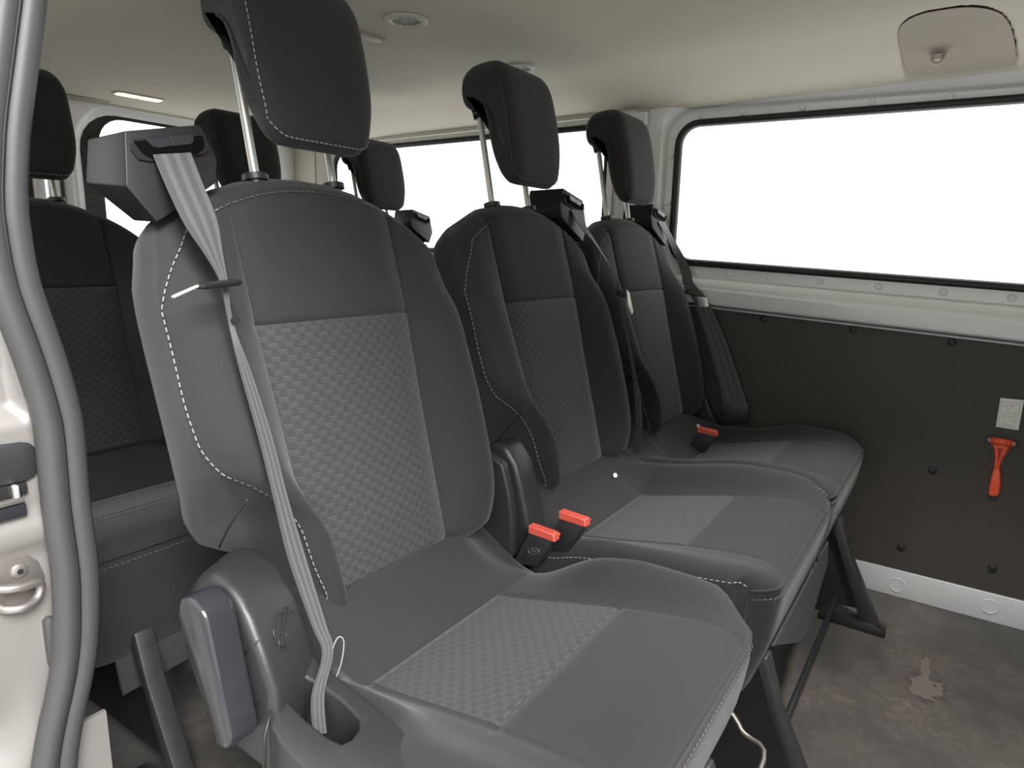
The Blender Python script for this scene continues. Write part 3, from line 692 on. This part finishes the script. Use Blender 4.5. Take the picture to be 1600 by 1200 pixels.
# dished D-shaped sheet in the recess, darker and browner than the headliner
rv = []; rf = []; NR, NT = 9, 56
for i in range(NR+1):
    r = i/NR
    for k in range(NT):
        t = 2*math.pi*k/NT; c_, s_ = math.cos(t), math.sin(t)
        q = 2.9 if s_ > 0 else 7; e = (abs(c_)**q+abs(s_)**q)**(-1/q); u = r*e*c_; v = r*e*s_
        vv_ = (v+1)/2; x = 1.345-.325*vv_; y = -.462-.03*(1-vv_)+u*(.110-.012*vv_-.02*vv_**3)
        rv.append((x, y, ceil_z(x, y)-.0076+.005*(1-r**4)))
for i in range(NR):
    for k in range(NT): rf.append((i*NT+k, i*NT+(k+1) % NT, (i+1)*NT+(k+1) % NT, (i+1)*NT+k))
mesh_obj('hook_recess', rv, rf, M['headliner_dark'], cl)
so = cl.modifiers.new('thickness', 'SOLIDIFY'); so.thickness = .012; so.offset = 0
# outer roof skin over the headliner
struct(box('roof_skin', (-.42, YF, 1.475), (1.47, YR+.05, 1.495), M['paint'], None, .008)).name = 'ceiling_outer'

# --- far side: loops of rounded-rectangle rings around each window opening
def rring(y0_, y1_, zt0, zt1, zb0, zb1, r, x, n=6):
    """rounded quad in the (y, z) plane; y0_ rear edge (bigger y), y1_ front edge; zt/zb top and bottom at rear and front"""
    c = [(y0_, zt0), (y1_, zt1), (y1_, zb1), (y0_, zb0)]; out = []
    for i in range(4):
        p = Vector(c[i]); a = (Vector(c[i-1])-p).normalized(); b = (Vector(c[(i+1) % 4])-p).normalized()
        for k in range(n+1):
            t = k/n; q = (1-t)**2*(p+a*r)+2*t*(1-t)*(p)+t*t*(p+b*r)
            # circle-like blend
            q = p+a*r*(1-math.sin(t*math.pi/2))+b*r*(1-math.cos(t*math.pi/2))
            out.append(Vector((x, q.x, q.y)))
    # extra points along the straight edges
    return out
def rings_mesh(name, rings, m, parent=None, close=None, angle=40):
    n = len(rings[0]); vs = [p for r in rings for p in r]; fs = []
    for i in range(len(rings)-1):
        for k in range(n): fs.append((i*n+k, i*n+(k+1) % n, (i+1)*n+(k+1) % n, (i+1)*n+k))
    if close: fs.append(tuple((len(rings)-1)*n+k for k in range(n)))
    o = mesh_obj(name, vs, fs, m, parent); o.data.set_sharp_from_angle(angle=math.radians(angle)); return o
def off(q, d): return (q[0]+d, q[1]-d, q[2]+d, q[3]+d, q[4]-d, q[5]-d)
def win(q, r0, seal, name, m, outer, xo=0.0, rsteps=None):
    R = [rring(*off(q, d), r0+d, W+dx) for d, dx in rsteps]
    return R
q1 = (.203, -1.30, 1.306, 1.282, .917, .846)
wr = struct(empty('wall_right', (W, 0, 0)))
wr.location = (0, 0, 0)
R1 = [rring(*off(q1, .0195), .07, W+.010), rring(*off(q1, .0195), .07, W+.002), rring(.246, -1.345, 1.350, 1.309, .868, .792, .088, W+.002), rring(.249, -1.348, 1.355, 1.312, .866, .790, .090, W-.002),
      rring(.253, -1.36, 1.362, 1.317, .864, .787, .094, W-.014), rring(.262, -1.37, 1.368, 1.330, .860, .778, .10, W-.021), rring(.278, -1.38, 1.376, 1.347, .853, .760, .115, W-.027),
      rring(.296, -1.40, 1.384, 1.364, .8455, .738, .135, W-.0315), rring(.305, -1.41, 1.389, 1.370, .843, .734, .14, W-.031), rring(.37, -1.60, 1.43, 1.43, .838, .727, .02, W-.0305)]
rings_mesh('window_surround', R1, M['paint'], wr)
win1 = struct(empty('window_1', (0, 0, 0)))
seal_rings = [rring(*off(q1, d), .052+d, W+dx) for d, dx in ((.0205, .004), (.019, -.005), (.012, -.008), (.004, -.006), (0, .002), (-.001, .010))]
rings_mesh('rubber_seal', seal_rings, M['rubber_seal'], win1, angle=70)
rings_mesh('pane', [rring(*off(q1, .002), .053, W+.008), rring(*off(q1, -.06), .03, W+.008)], M['glass'], win1, close=True)
# bosses pressed into the flange
for y, z in ((.150, 1.349), (.025, 1.350), (-.135, 1.349), (-.305, 1.348), (-.478, 1.344), (-.65, 1.342), (.207, 1.225), (.207, 1.085), (.126, .887), (.028, .879), (-.093, .872), (-.227, .864), (-.374, .858), (-.522, .846), (-.665, .838)):
    top = z > 1.3; side = y > .2
    zz = z if side else (1.337-.0225*(.172-y) if top else .880-.0482*(.172-y)); yy = .2345 if side else y
    disc('flange_boss', (W+.0025, yy, zz), (-1, 0, 0), .0098, .0085, M['paint'], wr, 14, 1)
# belt line beam: chamfer is the surround; below it the vertical face, the thin lip and the dark panel
def strip(name, prof, ya, yb, m, parent, sl=.049, bev=0):
    """extruded profile (x, z at y=.15) that slopes with the waistline"""
    A = [(x, ya, z-sl*(.15-ya)) for x, z in prof]; B = [(x, yb, z-sl*(.15-yb)) for x, z in prof]
    return loft2(name, A, B, m, parent, bev, 2)
def beam(name, xz, m, bev):
    def end(y): 
        t = .836+.0636*(y-.15); b = .7835+.0527*(y-.15); return [(x, y, (t if k == 't' else b)+dz) for x, k, dz in xz]
    return loft2(name, end(YF), end(.33), m, wr, bev, 2)
beam('waist_beam', [(W-.031, 't', 0), (W-.036, 't', -.007), (W-.036, 'b', .004), (W-.031, 'b', 0), (W+.02, 'b', 0), (W+.02, 't', 0)], M['paint'], .002)
beam('panel_lip', [(W-.029, 'b', -.0055), (W-.032, 'b', -.0075), (W-.030, 'b', -.0105), (W-.015, 'b', -.0105), (W-.015, 'b', -.0055)], M['alu'], .0008)
pn = [(W-.018, y, z) for y, z in ((.62, .799), (YF, .674), (YF, .084), (.62, .084))]
pnl = loft2('side_panel', pn, [(p[0]+.01, p[1], p[2]) for p in pn], M['panel'], wr, .001, 1)
for y, z in ((-.091, .748), (-.329, .736), (-.557, .723), (-.558, .381), (-.513, .150), (-.718, .150), (-.36, .45)):
    if y == -.36: continue
    disc('panel_screw', (W-.0175, y, z), (-1, 0, 0), .0105, .006, M['screw'], pnl, 12, 1)
# outer skin above, between and behind the windows
zt = 1.43
def quad(name, pts, m, parent, th=(.012, 0, 0)):
    return loft2(name, pts, [(p[0]+th[0], p[1]+th[1], p[2]+th[2]) for p in pts], m, parent, 0)
xs_ = W-.030
quad('cant_rail', [(xs_, .30, 1.362), (xs_, YF, 1.388), (xs_, YF, zt), (xs_, .30, zt)], M['paint'], wr)
quad('cant_rail', [(xs_-.012, .30, 1.352), (xs_-.012, YR, 1.352), (xs_-.012, YR, zt), (xs_-.012, .30, zt)], M['trim'], wr)
quad('middle_pillar', [(xs_+.004, .258, .60), (xs_+.004, .258, 1.375), (xs_+.004, .42, 1.375), (xs_+.004, .42, .60)], M['paint'], wr)
ext = [(xs_-.006, .33), (xs_-.022, .335), (xs_-.022, .385), (xs_-.006, .39), (xs_+.004, .39), (xs_+.004, .33)]
loft2('pillar_rib', [(x, y, .60) for x, y in ext], [(x, y, 1.36) for x, y in ext], M['paint'], wr, .004, 2)
box('pillar_bracket', (xs_-.030, .30, 1.315), (xs_-.002, .345, 1.352), M['paint'], wr, .004)
quad('lower_skin', [(W, .60, .0), (W, .60, .90), (W, YR, .90), (W, YR, 0)], M['panel'], wr)
quad('outer_skin', [(W+.012, YF, .0), (W+.012, YF, .72), (W+.012, .66, .84), (W+.012, .66, 0)], M['paint'], wr)
# rear quarter window
q2 = (1.765, .462, 1.330, 1.326, .93, .93)
R2 = [rring(*off(q2, d), .07+d, W+dx) for d, dx in ((.012, .004), (.014, -.008), (.03, -.020), (.05, -.030))]
R2.append(rring(1.985, .412, 1.36, 1.36, .86, .86, .05, W-.034))
rings_mesh('quarter_surround', R2, M['trim'], wr)
win2 = struct(empty('window_2', (0, 0, 0)))
rings_mesh('rubber_seal', [rring(*off(q2, d), .07+d, W+dx) for d, dx in ((.013, .004), (.010, -.005), (.002, -.006), (-.004, .004))], M['rubber_seal'], win2, angle=70)
rings_mesh('pane', [rring(*off(q2, .002), .07, W+.004), rring(*off(q2, -.08), .05, W+.004)], M['glass'], win2, close=True)
quad('rear_pillar_trim', [(W-.036, 1.86, .86), (W-.036, 1.86, 1.39), (W-.046, YR, 1.39), (W-.046, YR, .86)], M['trim'], wr)
# silver sill strip along the foot of the panel
bb = struct(loft2('baseboard_right', [(W-.012, .25, .0), (W-.016, .25, .080), (W-.010, .25, .086), (W+.01, .25, .086), (W+.01, .25, 0)],
     [(W-.012, YF, .0), (W-.016, YF, .080), (W-.010, YF, .086), (W+.01, YF, .086), (W+.01, YF, 0)], M['alu'], None, .002, 2))
for y, z in ((-.516, .037), (-.727, .044)):
    vs, fs = tube_geo([(W-.0155, y+.019*math.cos(t*math.pi/12), z+.019*math.sin(t*math.pi/12)) for t in range(25)], .0009, 5)
    mesh_obj('embossed_ring', vs, fs, M['alu'], bb)

# --- rear doors
wb = struct(empty('wall_rear', (0, 0, 0)))
def rring_xz(x0, x1, zt_, zb_, r, y, n=6):
    return [Vector((p.y, y, p.z)) for p in rring(x1, x0, zt_, zt_, zb_, zb_, r, 0, n)]
gx0, gx1, gzt, gzb = .478, 1.255, 1.372, .62
rings_mesh('door_skin', [rring_xz(gx0, gx1, gzt, gzb, .13, YR+.012), rring_xz(gx0-.004, gx1+.004, gzt+.004, gzb-.004, .134, YR+.006), rring_xz(gx0-.022, gx1+.02, gzt+.022, gzb-.02, .145, YR-.008),
     rring_xz(gx0-.030, gx1+.03, gzt+.030, gzb-.03, .15, YR-.010), rring_xz(.415, W+.02, 1.408, .0, .02, YR-.004)], M['paint'], wb)
win3 = struct(empty('window_3', (0, 0, 0)))
rings_mesh('pane', [rring_xz(gx0, gx1, gzt, gzb, .13, YR+.014), rring_xz(gx0+.2, gx1-.2, gzt-.15, gzb+.15, .06, YR+.014)], M['glass'], win3, close=True)
M['frit'] = mat('black_glass_border', (.012, .010, .008), .25)
rings_mesh('frit_border', [rring_xz(gx0, gx1, gzt, gzb, .13, YR+.0125), rring_xz(gx0+.066, gx1-.02, gzt-.012, gzb+.02, .085, YR+.0125)], M['frit'], win3)
M['wire'] = mat('brown_heater_wire', (.075, .05, .03), .5)
for k in range(20):
    z = 1.335-.0235*k
    tube('heater_wire', [(gx0+.004+max(0, (z-1.26)*.9), YR+.0115, z), (gx0+.066, YR+.0115, z)], .0009, M['wire'], win3, 4)
quad('rear_door_near', [(-.36, YR, 0), (-.36, YR, 1.39), (.33, YR, 1.40), (.33, YR, 0)], M['panel'], wb, (0, .012, 0))
for xa, xb, m, yy in ((.318, .352, 'alu', -.012), (.360, .392, 'paint', -.02), (.396, .402, 'rubber_seal', -.022), (.406, .440, 'paint', -.014)):
    box('door_edge_post', (xa, YR+yy, .3), (xb, YR+yy+.03, 1.398), M[m], wb, .006, 3)
quad('rear_header', [(-.36, YR-.015, 1.398), (W, YR-.015, 1.398), (W, YR-.015, 1.44), (-.36, YR-.015, 1.44)], M['trim'], wb, (0, .03, 0))
t1 = struct(loft2('trim_1', [(.30, YR-.02, 1.412), (.56, YR-.04, 1.418), (.56, YR-.07, 1.405), (.30, YR-.05, 1.398)], [(.30, YR-.01, 1.400), (.56, YR-.02, 1.41), (.56, YR-.03, 1.396), (.30, YR-.03, 1.386)], M['headliner_dark'], None, 0))

# --- unseen wall added at the cab end to limit front light, the near side ahead of the door, and the workshop the van stands in
struct(box('wall_front_blocker', (-.40, YF-.03, -.03), (1.45, YF, 1.45), M['panel'], None, 0))
wlf = struct(box('wall_left_front', (-.40, YF, -.03), (-.35, -1.12, 1.45), M['paint'], None, .01))
struct(box('floor_workshop', (-6.5, -7, -.60), (1.5, 6, -.55), mat('grey_workshop_concrete', (.42, .41, .39), .7, vary=.2, vscale=2), None, 0))
struct(box('wall_workshop', (-6.6, -7, -.55), (-6.5, 6, 3.6), mat('grey_workshop_wall', (.6, .6, .59), .8), None, 0))

# --- near side: rear quarter and the door pillar with its relief
wl = struct(empty('wall_left', (0, 0, 0)))
qL = (1.76, .56, 1.31, 1.31, .92, .92)
def ringL(q, r, x): return rring(*q, r, x)
rings_mesh('quarter_skin', [ringL(qL, .07, -.396), ringL(off(qL, .02), .09, -.388), ringL((YR, .36, 1.44, 1.44, 0, 0), .01, -.388)], M['trim'], wl)
rings_mesh('outer_skin', [ringL(qL, .07, -.396), ringL((YR, .36, 1.46, 1.46, 0, 0), .01, -.410)], M['paint'], wl)
win4 = struct(empty('window_4', (0, 0, 0)))
rings_mesh('pane', [ringL(off(qL, .004), .07, -.397), ringL(off(qL, -.1), .05, -.397)], M['glass'], win4, close=True)
# pillar face: sheet across x from the seal to the outer skin, relief pushed along y
seal_edge = [(-.370, 0.0), (-.366, .20), (-.358, .31), (-.343, .37), (-.326, .42), (-.316, .47), (-.309, .55), (-.311, .63), (-.308, .73), (-.318, .80), (-.336, .885), (-.339, .96), (-.328, 1.04), (-.298, 1.175), (-.262, 1.36), (-.255, 1.42)]
def edge_x(z): return smooth_tab([(z_, x_) for x_, z_ in seal_edge], z, .02)
def relief(x, z):
    d = 0
    if z > .735: d += .022*sm(.735, .741, z)*sm(-.348, -.362, x)
    # pressed bulge low down
    d += .03*math.exp(-((z-.36)/.05)**2)*sm(-.36, -.44, x)
    d -= .009*sm(.588, .593, z)*sm(.619, .613, z)
    if z < .60: d += .004*sm(.60, .588, z)
    return d
pv = []; pf = []; nz = 120; nx = 26
for i in range(nz+1):
    z = 1.42*i/nz
    xe = edge_x(z)-.030
    for j in range(nx+1):
        x = xe-.16*j/nx
        pv.append((x, .2645+relief(x, z), z))
for i in range(nz):
    for j in range(nx): pf.append((i*(nx+1)+j, i*(nx+1)+j+1, (i+1)*(nx+1)+j+1, (i+1)*(nx+1)+j))
dp = struct(empty('pillar_left', (0, 0, 0)))  # holds the painted door pillar, split off from the left wall
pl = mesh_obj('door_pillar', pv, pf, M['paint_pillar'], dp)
so = pl.modifiers.new('thickness', 'SOLIDIFY'); so.thickness = .004; so.offset = 0
# inner flange behind the seal
iv = []; iff = []
for i in range(nz+1):
    z = 1.42*i/nz; xe = edge_x(z)
    iv += [(xe-.034, .266, z), (xe-.012, .30, z), (xe-.010, .40, z)]
for i in range(nz):
    for j in range(2): iff.append((i*3+j, i*3+j+1, (i+1)*3+j+1, (i+1)*3+j))
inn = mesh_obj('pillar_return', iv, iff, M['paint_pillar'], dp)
so = inn.modifiers.new('thickness', 'SOLIDIFY'); so.thickness = .004
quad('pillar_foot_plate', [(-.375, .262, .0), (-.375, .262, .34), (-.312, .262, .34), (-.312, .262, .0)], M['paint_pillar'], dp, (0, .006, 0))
# door seal: two rubber beads side by side
seal = empty('door_seal', (edge_x(0), .24, 0)); tag(seal, 'grey-black double-bead rubber door seal running down the pillar at left', 'seal')
def spath(dx, dy):
    pts = []
    for i in range(57):
        z = .0+1.41*i/56; pts.append(Vector((edge_x(z)+dx, .245+dy, z))-seal.location)
    return pts
tube('inner_bead', spath(-.0135, .0), .0142, M['rubber'], seal, 14)
tube('outer_bead', spath(-.0365, -.004), .0138, M['rubber'], seal, 14)
tube('seam_lip', spath(-.0258, -.0115), .0022, M['rubber_seal'], seal, 6)
# striker with plate, loop and bolt
stk = empty('door_striker', (-.385, .262, .545)); tag(stk, 'zinc door striker plate with loop and bolt on the silver pillar', 'striker')
def L(pts): return [(p[0]+.385, p[1]-.262, p[2]-.545) for p in pts]
pp = [(-.43, .262, .590), (-.372, .262, .578), (-.362, .262, .566), (-.357, .262, .545), (-.360, .262, .528), (-.369, .262, .516), (-.43, .262, .524)]
loft2('plate', L([(p[0], .2715, p[2]) for p in pp]), L([(p[0], .266, p[2]) for p in pp]), M['chrome_dull'], stk, .001, 2)
disc('bolt', L([(-.3815, .267, .5615)])[0], (0, -1, 0), .0090, .004, M['chrome_dull'], stk, 18, 1)
disc('bolt_socket', L([(-.3815, .2628, .5615)])[0], (0, -1, 0), .0034, .0006, M['plastic_dark'], stk, 6)
tube('loop', cr(L([(-.408, .266, .556), (-.404, .256, .552), (-.386, .252, .548), (-.369, .256, .545), (-.366, .258, .536), (-.372, .255, .526), (-.386, .250, .524), (-.400, .254, .526), (-.406, .264, .528)]), 4), .0050, M['chrome_dull'], stk, 10)
# rubber stop
bmp = [(-.3665, .492), (-.362, .496), (-.3565, .494), (-.3520, .484), (-.3505, .462), (-.3525, .430), (-.3575, .422), (-.3625, .424), (-.3665, .434), (-.3668, .46)]
rbp = loft2('rubber_stop', [(x, .278, z) for x, z in bmp], [(x, .256, z) for x, z in bmp], M['rubber'], None, .003, 2)
tag(rbp, 'small oblong grey rubber stop below the striker, beside the seal', 'rubber stop')
# roller guide: rounded dark recess plate with a chrome rail under it
rg = empty('door_roller_guide', (-.385, .262, .67)); tag(rg, 'dark rounded recess cover with a bright rail under it, high on the silver pillar', 'roller guide')
def L2(pts): return [(p[0]+.385, p[1]-.262, p[2]-.67) for p in pts]
rp = [(-.45, .716), (-.366, .7105), (-.358, .708), (-.353, .701), (-.352, .690), (-.353, .676), (-.358, .669), (-.366, .666), (-.45, .670)]
loft2('recess_cover', L2([(x, .268, z) for x, z in rp]), L2([(x, .2575, z) for x, z in rp]), M['plastic'], rg, .002, 2)
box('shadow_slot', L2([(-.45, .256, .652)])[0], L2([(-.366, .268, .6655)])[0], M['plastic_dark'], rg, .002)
box('rail', L2([(-.45, .250, .6445)])[0], L2([(-.372, .262, .651)])[0], M['chrome_dull'], rg, .002)
box('rail_bracket', L2([(-.45, .252, .628)])[0], L2([(-.370, .266, .6435)])[0], M['plastic_gloss'], rg, .003)
box('rail_pin', L2([(-.381, .25, .651)])[0], L2([(-.376, .262, .6655)])[0], M['chrome'], rg, .001)

# ---------------------------------------------------------------- ceiling fittings
def vent(x, y, label):
    z = ceil_z(x, y)-.006
    v = empty('air_vent', (x, y, z)); tag(v, label, 'air vent', 'round vents in the headliner')
    vs, fs = [], []; n = 28
    prof = [(.047, .002), (.046, -.003), (.041, -.006), (.034, -.005), (.0325, .0), (.032, .012)]
    for r, h in prof:
        for k in range(n): t = 2*math.pi*k/n; vs.append((r*math.cos(t), r*math.sin(t), h))
    for i in range(len(prof)-1):
        for k in range(n): fs.append((i*n+k, i*n+(k+1) % n, (i+1)*n+(k+1) % n, (i+1)*n+k))
    mesh_obj('vent_ring', vs, fs, M['trim'], v)
    disc('vent_well', (0, 0, .006), (0, 0, -1), .0322, .002, M['headliner_dark'], v, 24)
    for k in range(5):
        o_ = -.022+.011*k; hw = math.sqrt(.031**2-o_**2)
        s = loft2('vent_slat', [(-hw, o_-.003, .004), (hw, o_-.003, .004), (hw, o_+.003, -.002), (-hw, o_+.003, -.002)], [(-hw, o_-.0022, .0045), (hw, o_-.0022, .0045), (hw, o_+.0038, -.0015), (-hw, o_+.0038, -.0015)], M['vent'], v, 0)
        s.rotation_euler.z = math.radians(25)
    return v
M['vent'] = mat('brown_grey_vent_slat', (.20, .18, .16), .6)
vent(.514, .506, 'round headliner vent nearest the camera, right of the nearest headrest')
vent(.944, .503, 'round headliner vent just above the middle headrest')
ts = empty('flush_lamp', (.555, .66, ceil_z(.555, .66)-.006)); tag(ts, 'small grey flush lamp lens on the headliner beside the nearest headrest', 'lamp')
lp = [(-.055, -.02), (.012, -.028), (.028, -.022), (.034, -.006), (.03, .012), (-.055, .026)]
loft2('bezel', [(x, y, .002) for x, y in lp], [(x*.97, y*.93, -.005) for x, y in lp], M['headliner_dark'], ts, .002, 2)
loft2('lens', [(x*.85, y*.75, -.004) for x, y in lp], [(x*.8, y*.7, -.0065) for x, y in lp], M['trim'], ts, .001, 1)
cx, cy = .572, 1.772
cz = ceil_z(cx, cy)-.006
cl_ = empty('ceiling_lamp', (cx, cy, cz)); cl_.rotation_euler.z = math.radians(-4)
tag(cl_, 'lit slim amber reading lamp in the headliner near the rear door', 'lamp')
bp_ = [(-.078, -.020), (-.066, -.027), (.066, -.027), (.078, -.020), (.078, .020), (.066, .027), (-.066, .027), (-.078, .020)]
loft2('bezel', [(x, y, .002) for x, y in bp_], [(x*.98, y*.94, -.004) for x, y in bp_], M['trim'], cl_, .001, 1)
for sx in (-1, 1):
    loft2('lens', [(sx*.035+x*.44, y*.80, -.003) for x, y in bp_], [(sx*.035+x*.42, y*.7, -.0065) for x, y in bp_], M['lamp'], cl_, .001, 1)
# coat hook inside the recess
hx, hy = 1.262, -.449
hz = ceil_z(hx, hy)-.002
hk = empty('coat_hook', (hx, hy, hz)); tag(hk, 'small clear grey plastic hook in the arched recess of the headliner', 'hook')
disc('base', (0, 0, 0), (-.4, 0, -1), .020, .006, M['headliner_dark'], hk, 16, 1)
tube('hook_arm', cr([(-.004, .012, -.004), (-.012, .010, -.020), (-.016, 0, -.026), (-.012, -.010, -.020), (-.004, -.012, -.004)], 4), .0038, M['trim'], hk, 8)
box('tab', (-.016, -.008, -.018), (-.006, .008, -.004), M['trim'], hk, .002)

# ---------------------------------------------------------------- on the side panel: instruction card and hammer
xw = W-.0185
card = empty('instruction_card', (xw, -.698, .558)); tag(card, 'white instruction card with two faint line drawings above the red hammer', 'card')
def cpt(u, v, o): # u towards the front, v down
    TLc = Vector((0, .023, .037)); TRc = Vector((0, -.0235, .038)); BLc = Vector((0, .0225, -.037)); BRc = Vector((0, -.023, -.038))
    p = TLc.lerp(TRc, u).lerp(BLc.lerp(BRc, u), v); p.x -= o; return p
sheet = loft2('sheet', [cpt(u, v, 0) for u, v in ((0, 0), (1, 0), (1, 1), (0, 1))], [cpt(u, v, .0012) for u, v in ((0, 0), (1, 0), (1, 1), (0, 1))], M['white'], card, 0)
def cl(name, uv, m=M['ink'], r=.0004): return tube(name, [cpt(u, v, .0014) for u, v in uv], r, m, card, 4)
cl('printed_frame', [(.08, .10), (.88, .10), (.88, .50), (.08, .50), (.08, .10)])
cl('printed_frame', [(.08, .60), (.84, .60), (.84, .94), (.08, .94), (.08, .60)])
cl('printed_arm', [(.18, .28), (.30, .25), (.42, .25)], M['ink_red'], .0005)
cl('printed_hammer_head', [(.46, .22), (.54, .20), (.60, .24)], M['ink_dark'], .0005)
cl('printed_figure', [(.58, .27), (.40, .33), (.36, .42), (.60, .46), (.80, .48)])
cl('printed_figure', [(.30, .70), (.34, .84), (.55, .88), (.78, .92)])
cl('printed_mark', [(.66, .72), (.80, .735)], M['ink_dark'], .0005)
ham = empty('emergency_hammer', (xw, -.690, .43)); tag(ham, 'orange-red emergency window hammer clipped to the dark side panel', 'hammer')
def H(y, z, x=0): return (x, y+.690, z-.43)
tube('hammer_head', [H(-.6695, .4865, -.010), H(-.7135, .4855, -.010)], .0095, M['red'], ham, 16)
tube('steel_tip', [H(-.6715, .4865, -.010), H(-.664, .4865, -.010), H(-.657, .488, -.010)], [.0085, .0080, .0020], M['chrome_dull'], ham, 12)
tube('steel_tip', [H(-.7115, .4855, -.010), H(-.719, .4855, -.010), H(-.7265, .487, -.010)], [.0085, .0080, .0020], M['chrome_dull'], ham, 12)
nk = [(-.6725, .480), (-.7105, .480), (-.704, .460), (-.698, .440), (-.6965, .413), (-.6845, .413), (-.684, .440), (-.680, .462)]
loft2('neck', [H(y, z, -.003) for y, z in nk], [H(y, z, -.012) for y, z in nk], M['red'], ham, .002, 2)
loft2('neck_groove', [H(y, z, -.0118) for y, z in ((-.6865, .472), (-.6965, .472), (-.6915, .43))], [H(y, z, -.0128) for y, z in ((-.6865, .472), (-.6965, .472), (-.6915, .43))], mat('dark_red_groove', (.45, .04, .02), .5), ham, 0)
gp = [(-.6845, .416), (-.6985, .416), (-.7035, .385), (-.7045, .352), (-.7005, .345), (-.6865, .3435), (-.6825, .350), (-.6825, .385)]
loft2('grip', [H(y, z, -.002) for y, z in gp], [H(y, z, -.015) for y, z in gp], M['red'], ham, .004, 3)
tube('wire_clip', cr([H(-.670, .478, -.008), H(-.6765, .460, -.006), H(-.681, .44, -.006), H(-.681, .415, -.006)], 3), .0012, M['chrome_dull'], ham, 6)
tube('wire_clip', cr([H(-.713, .478, -.008), H(-.706, .460, -.006), H(-.7005, .44, -.006), H(-.7005, .415, -.006)], 3), .0012, M['chrome_dull'], ham, 6)
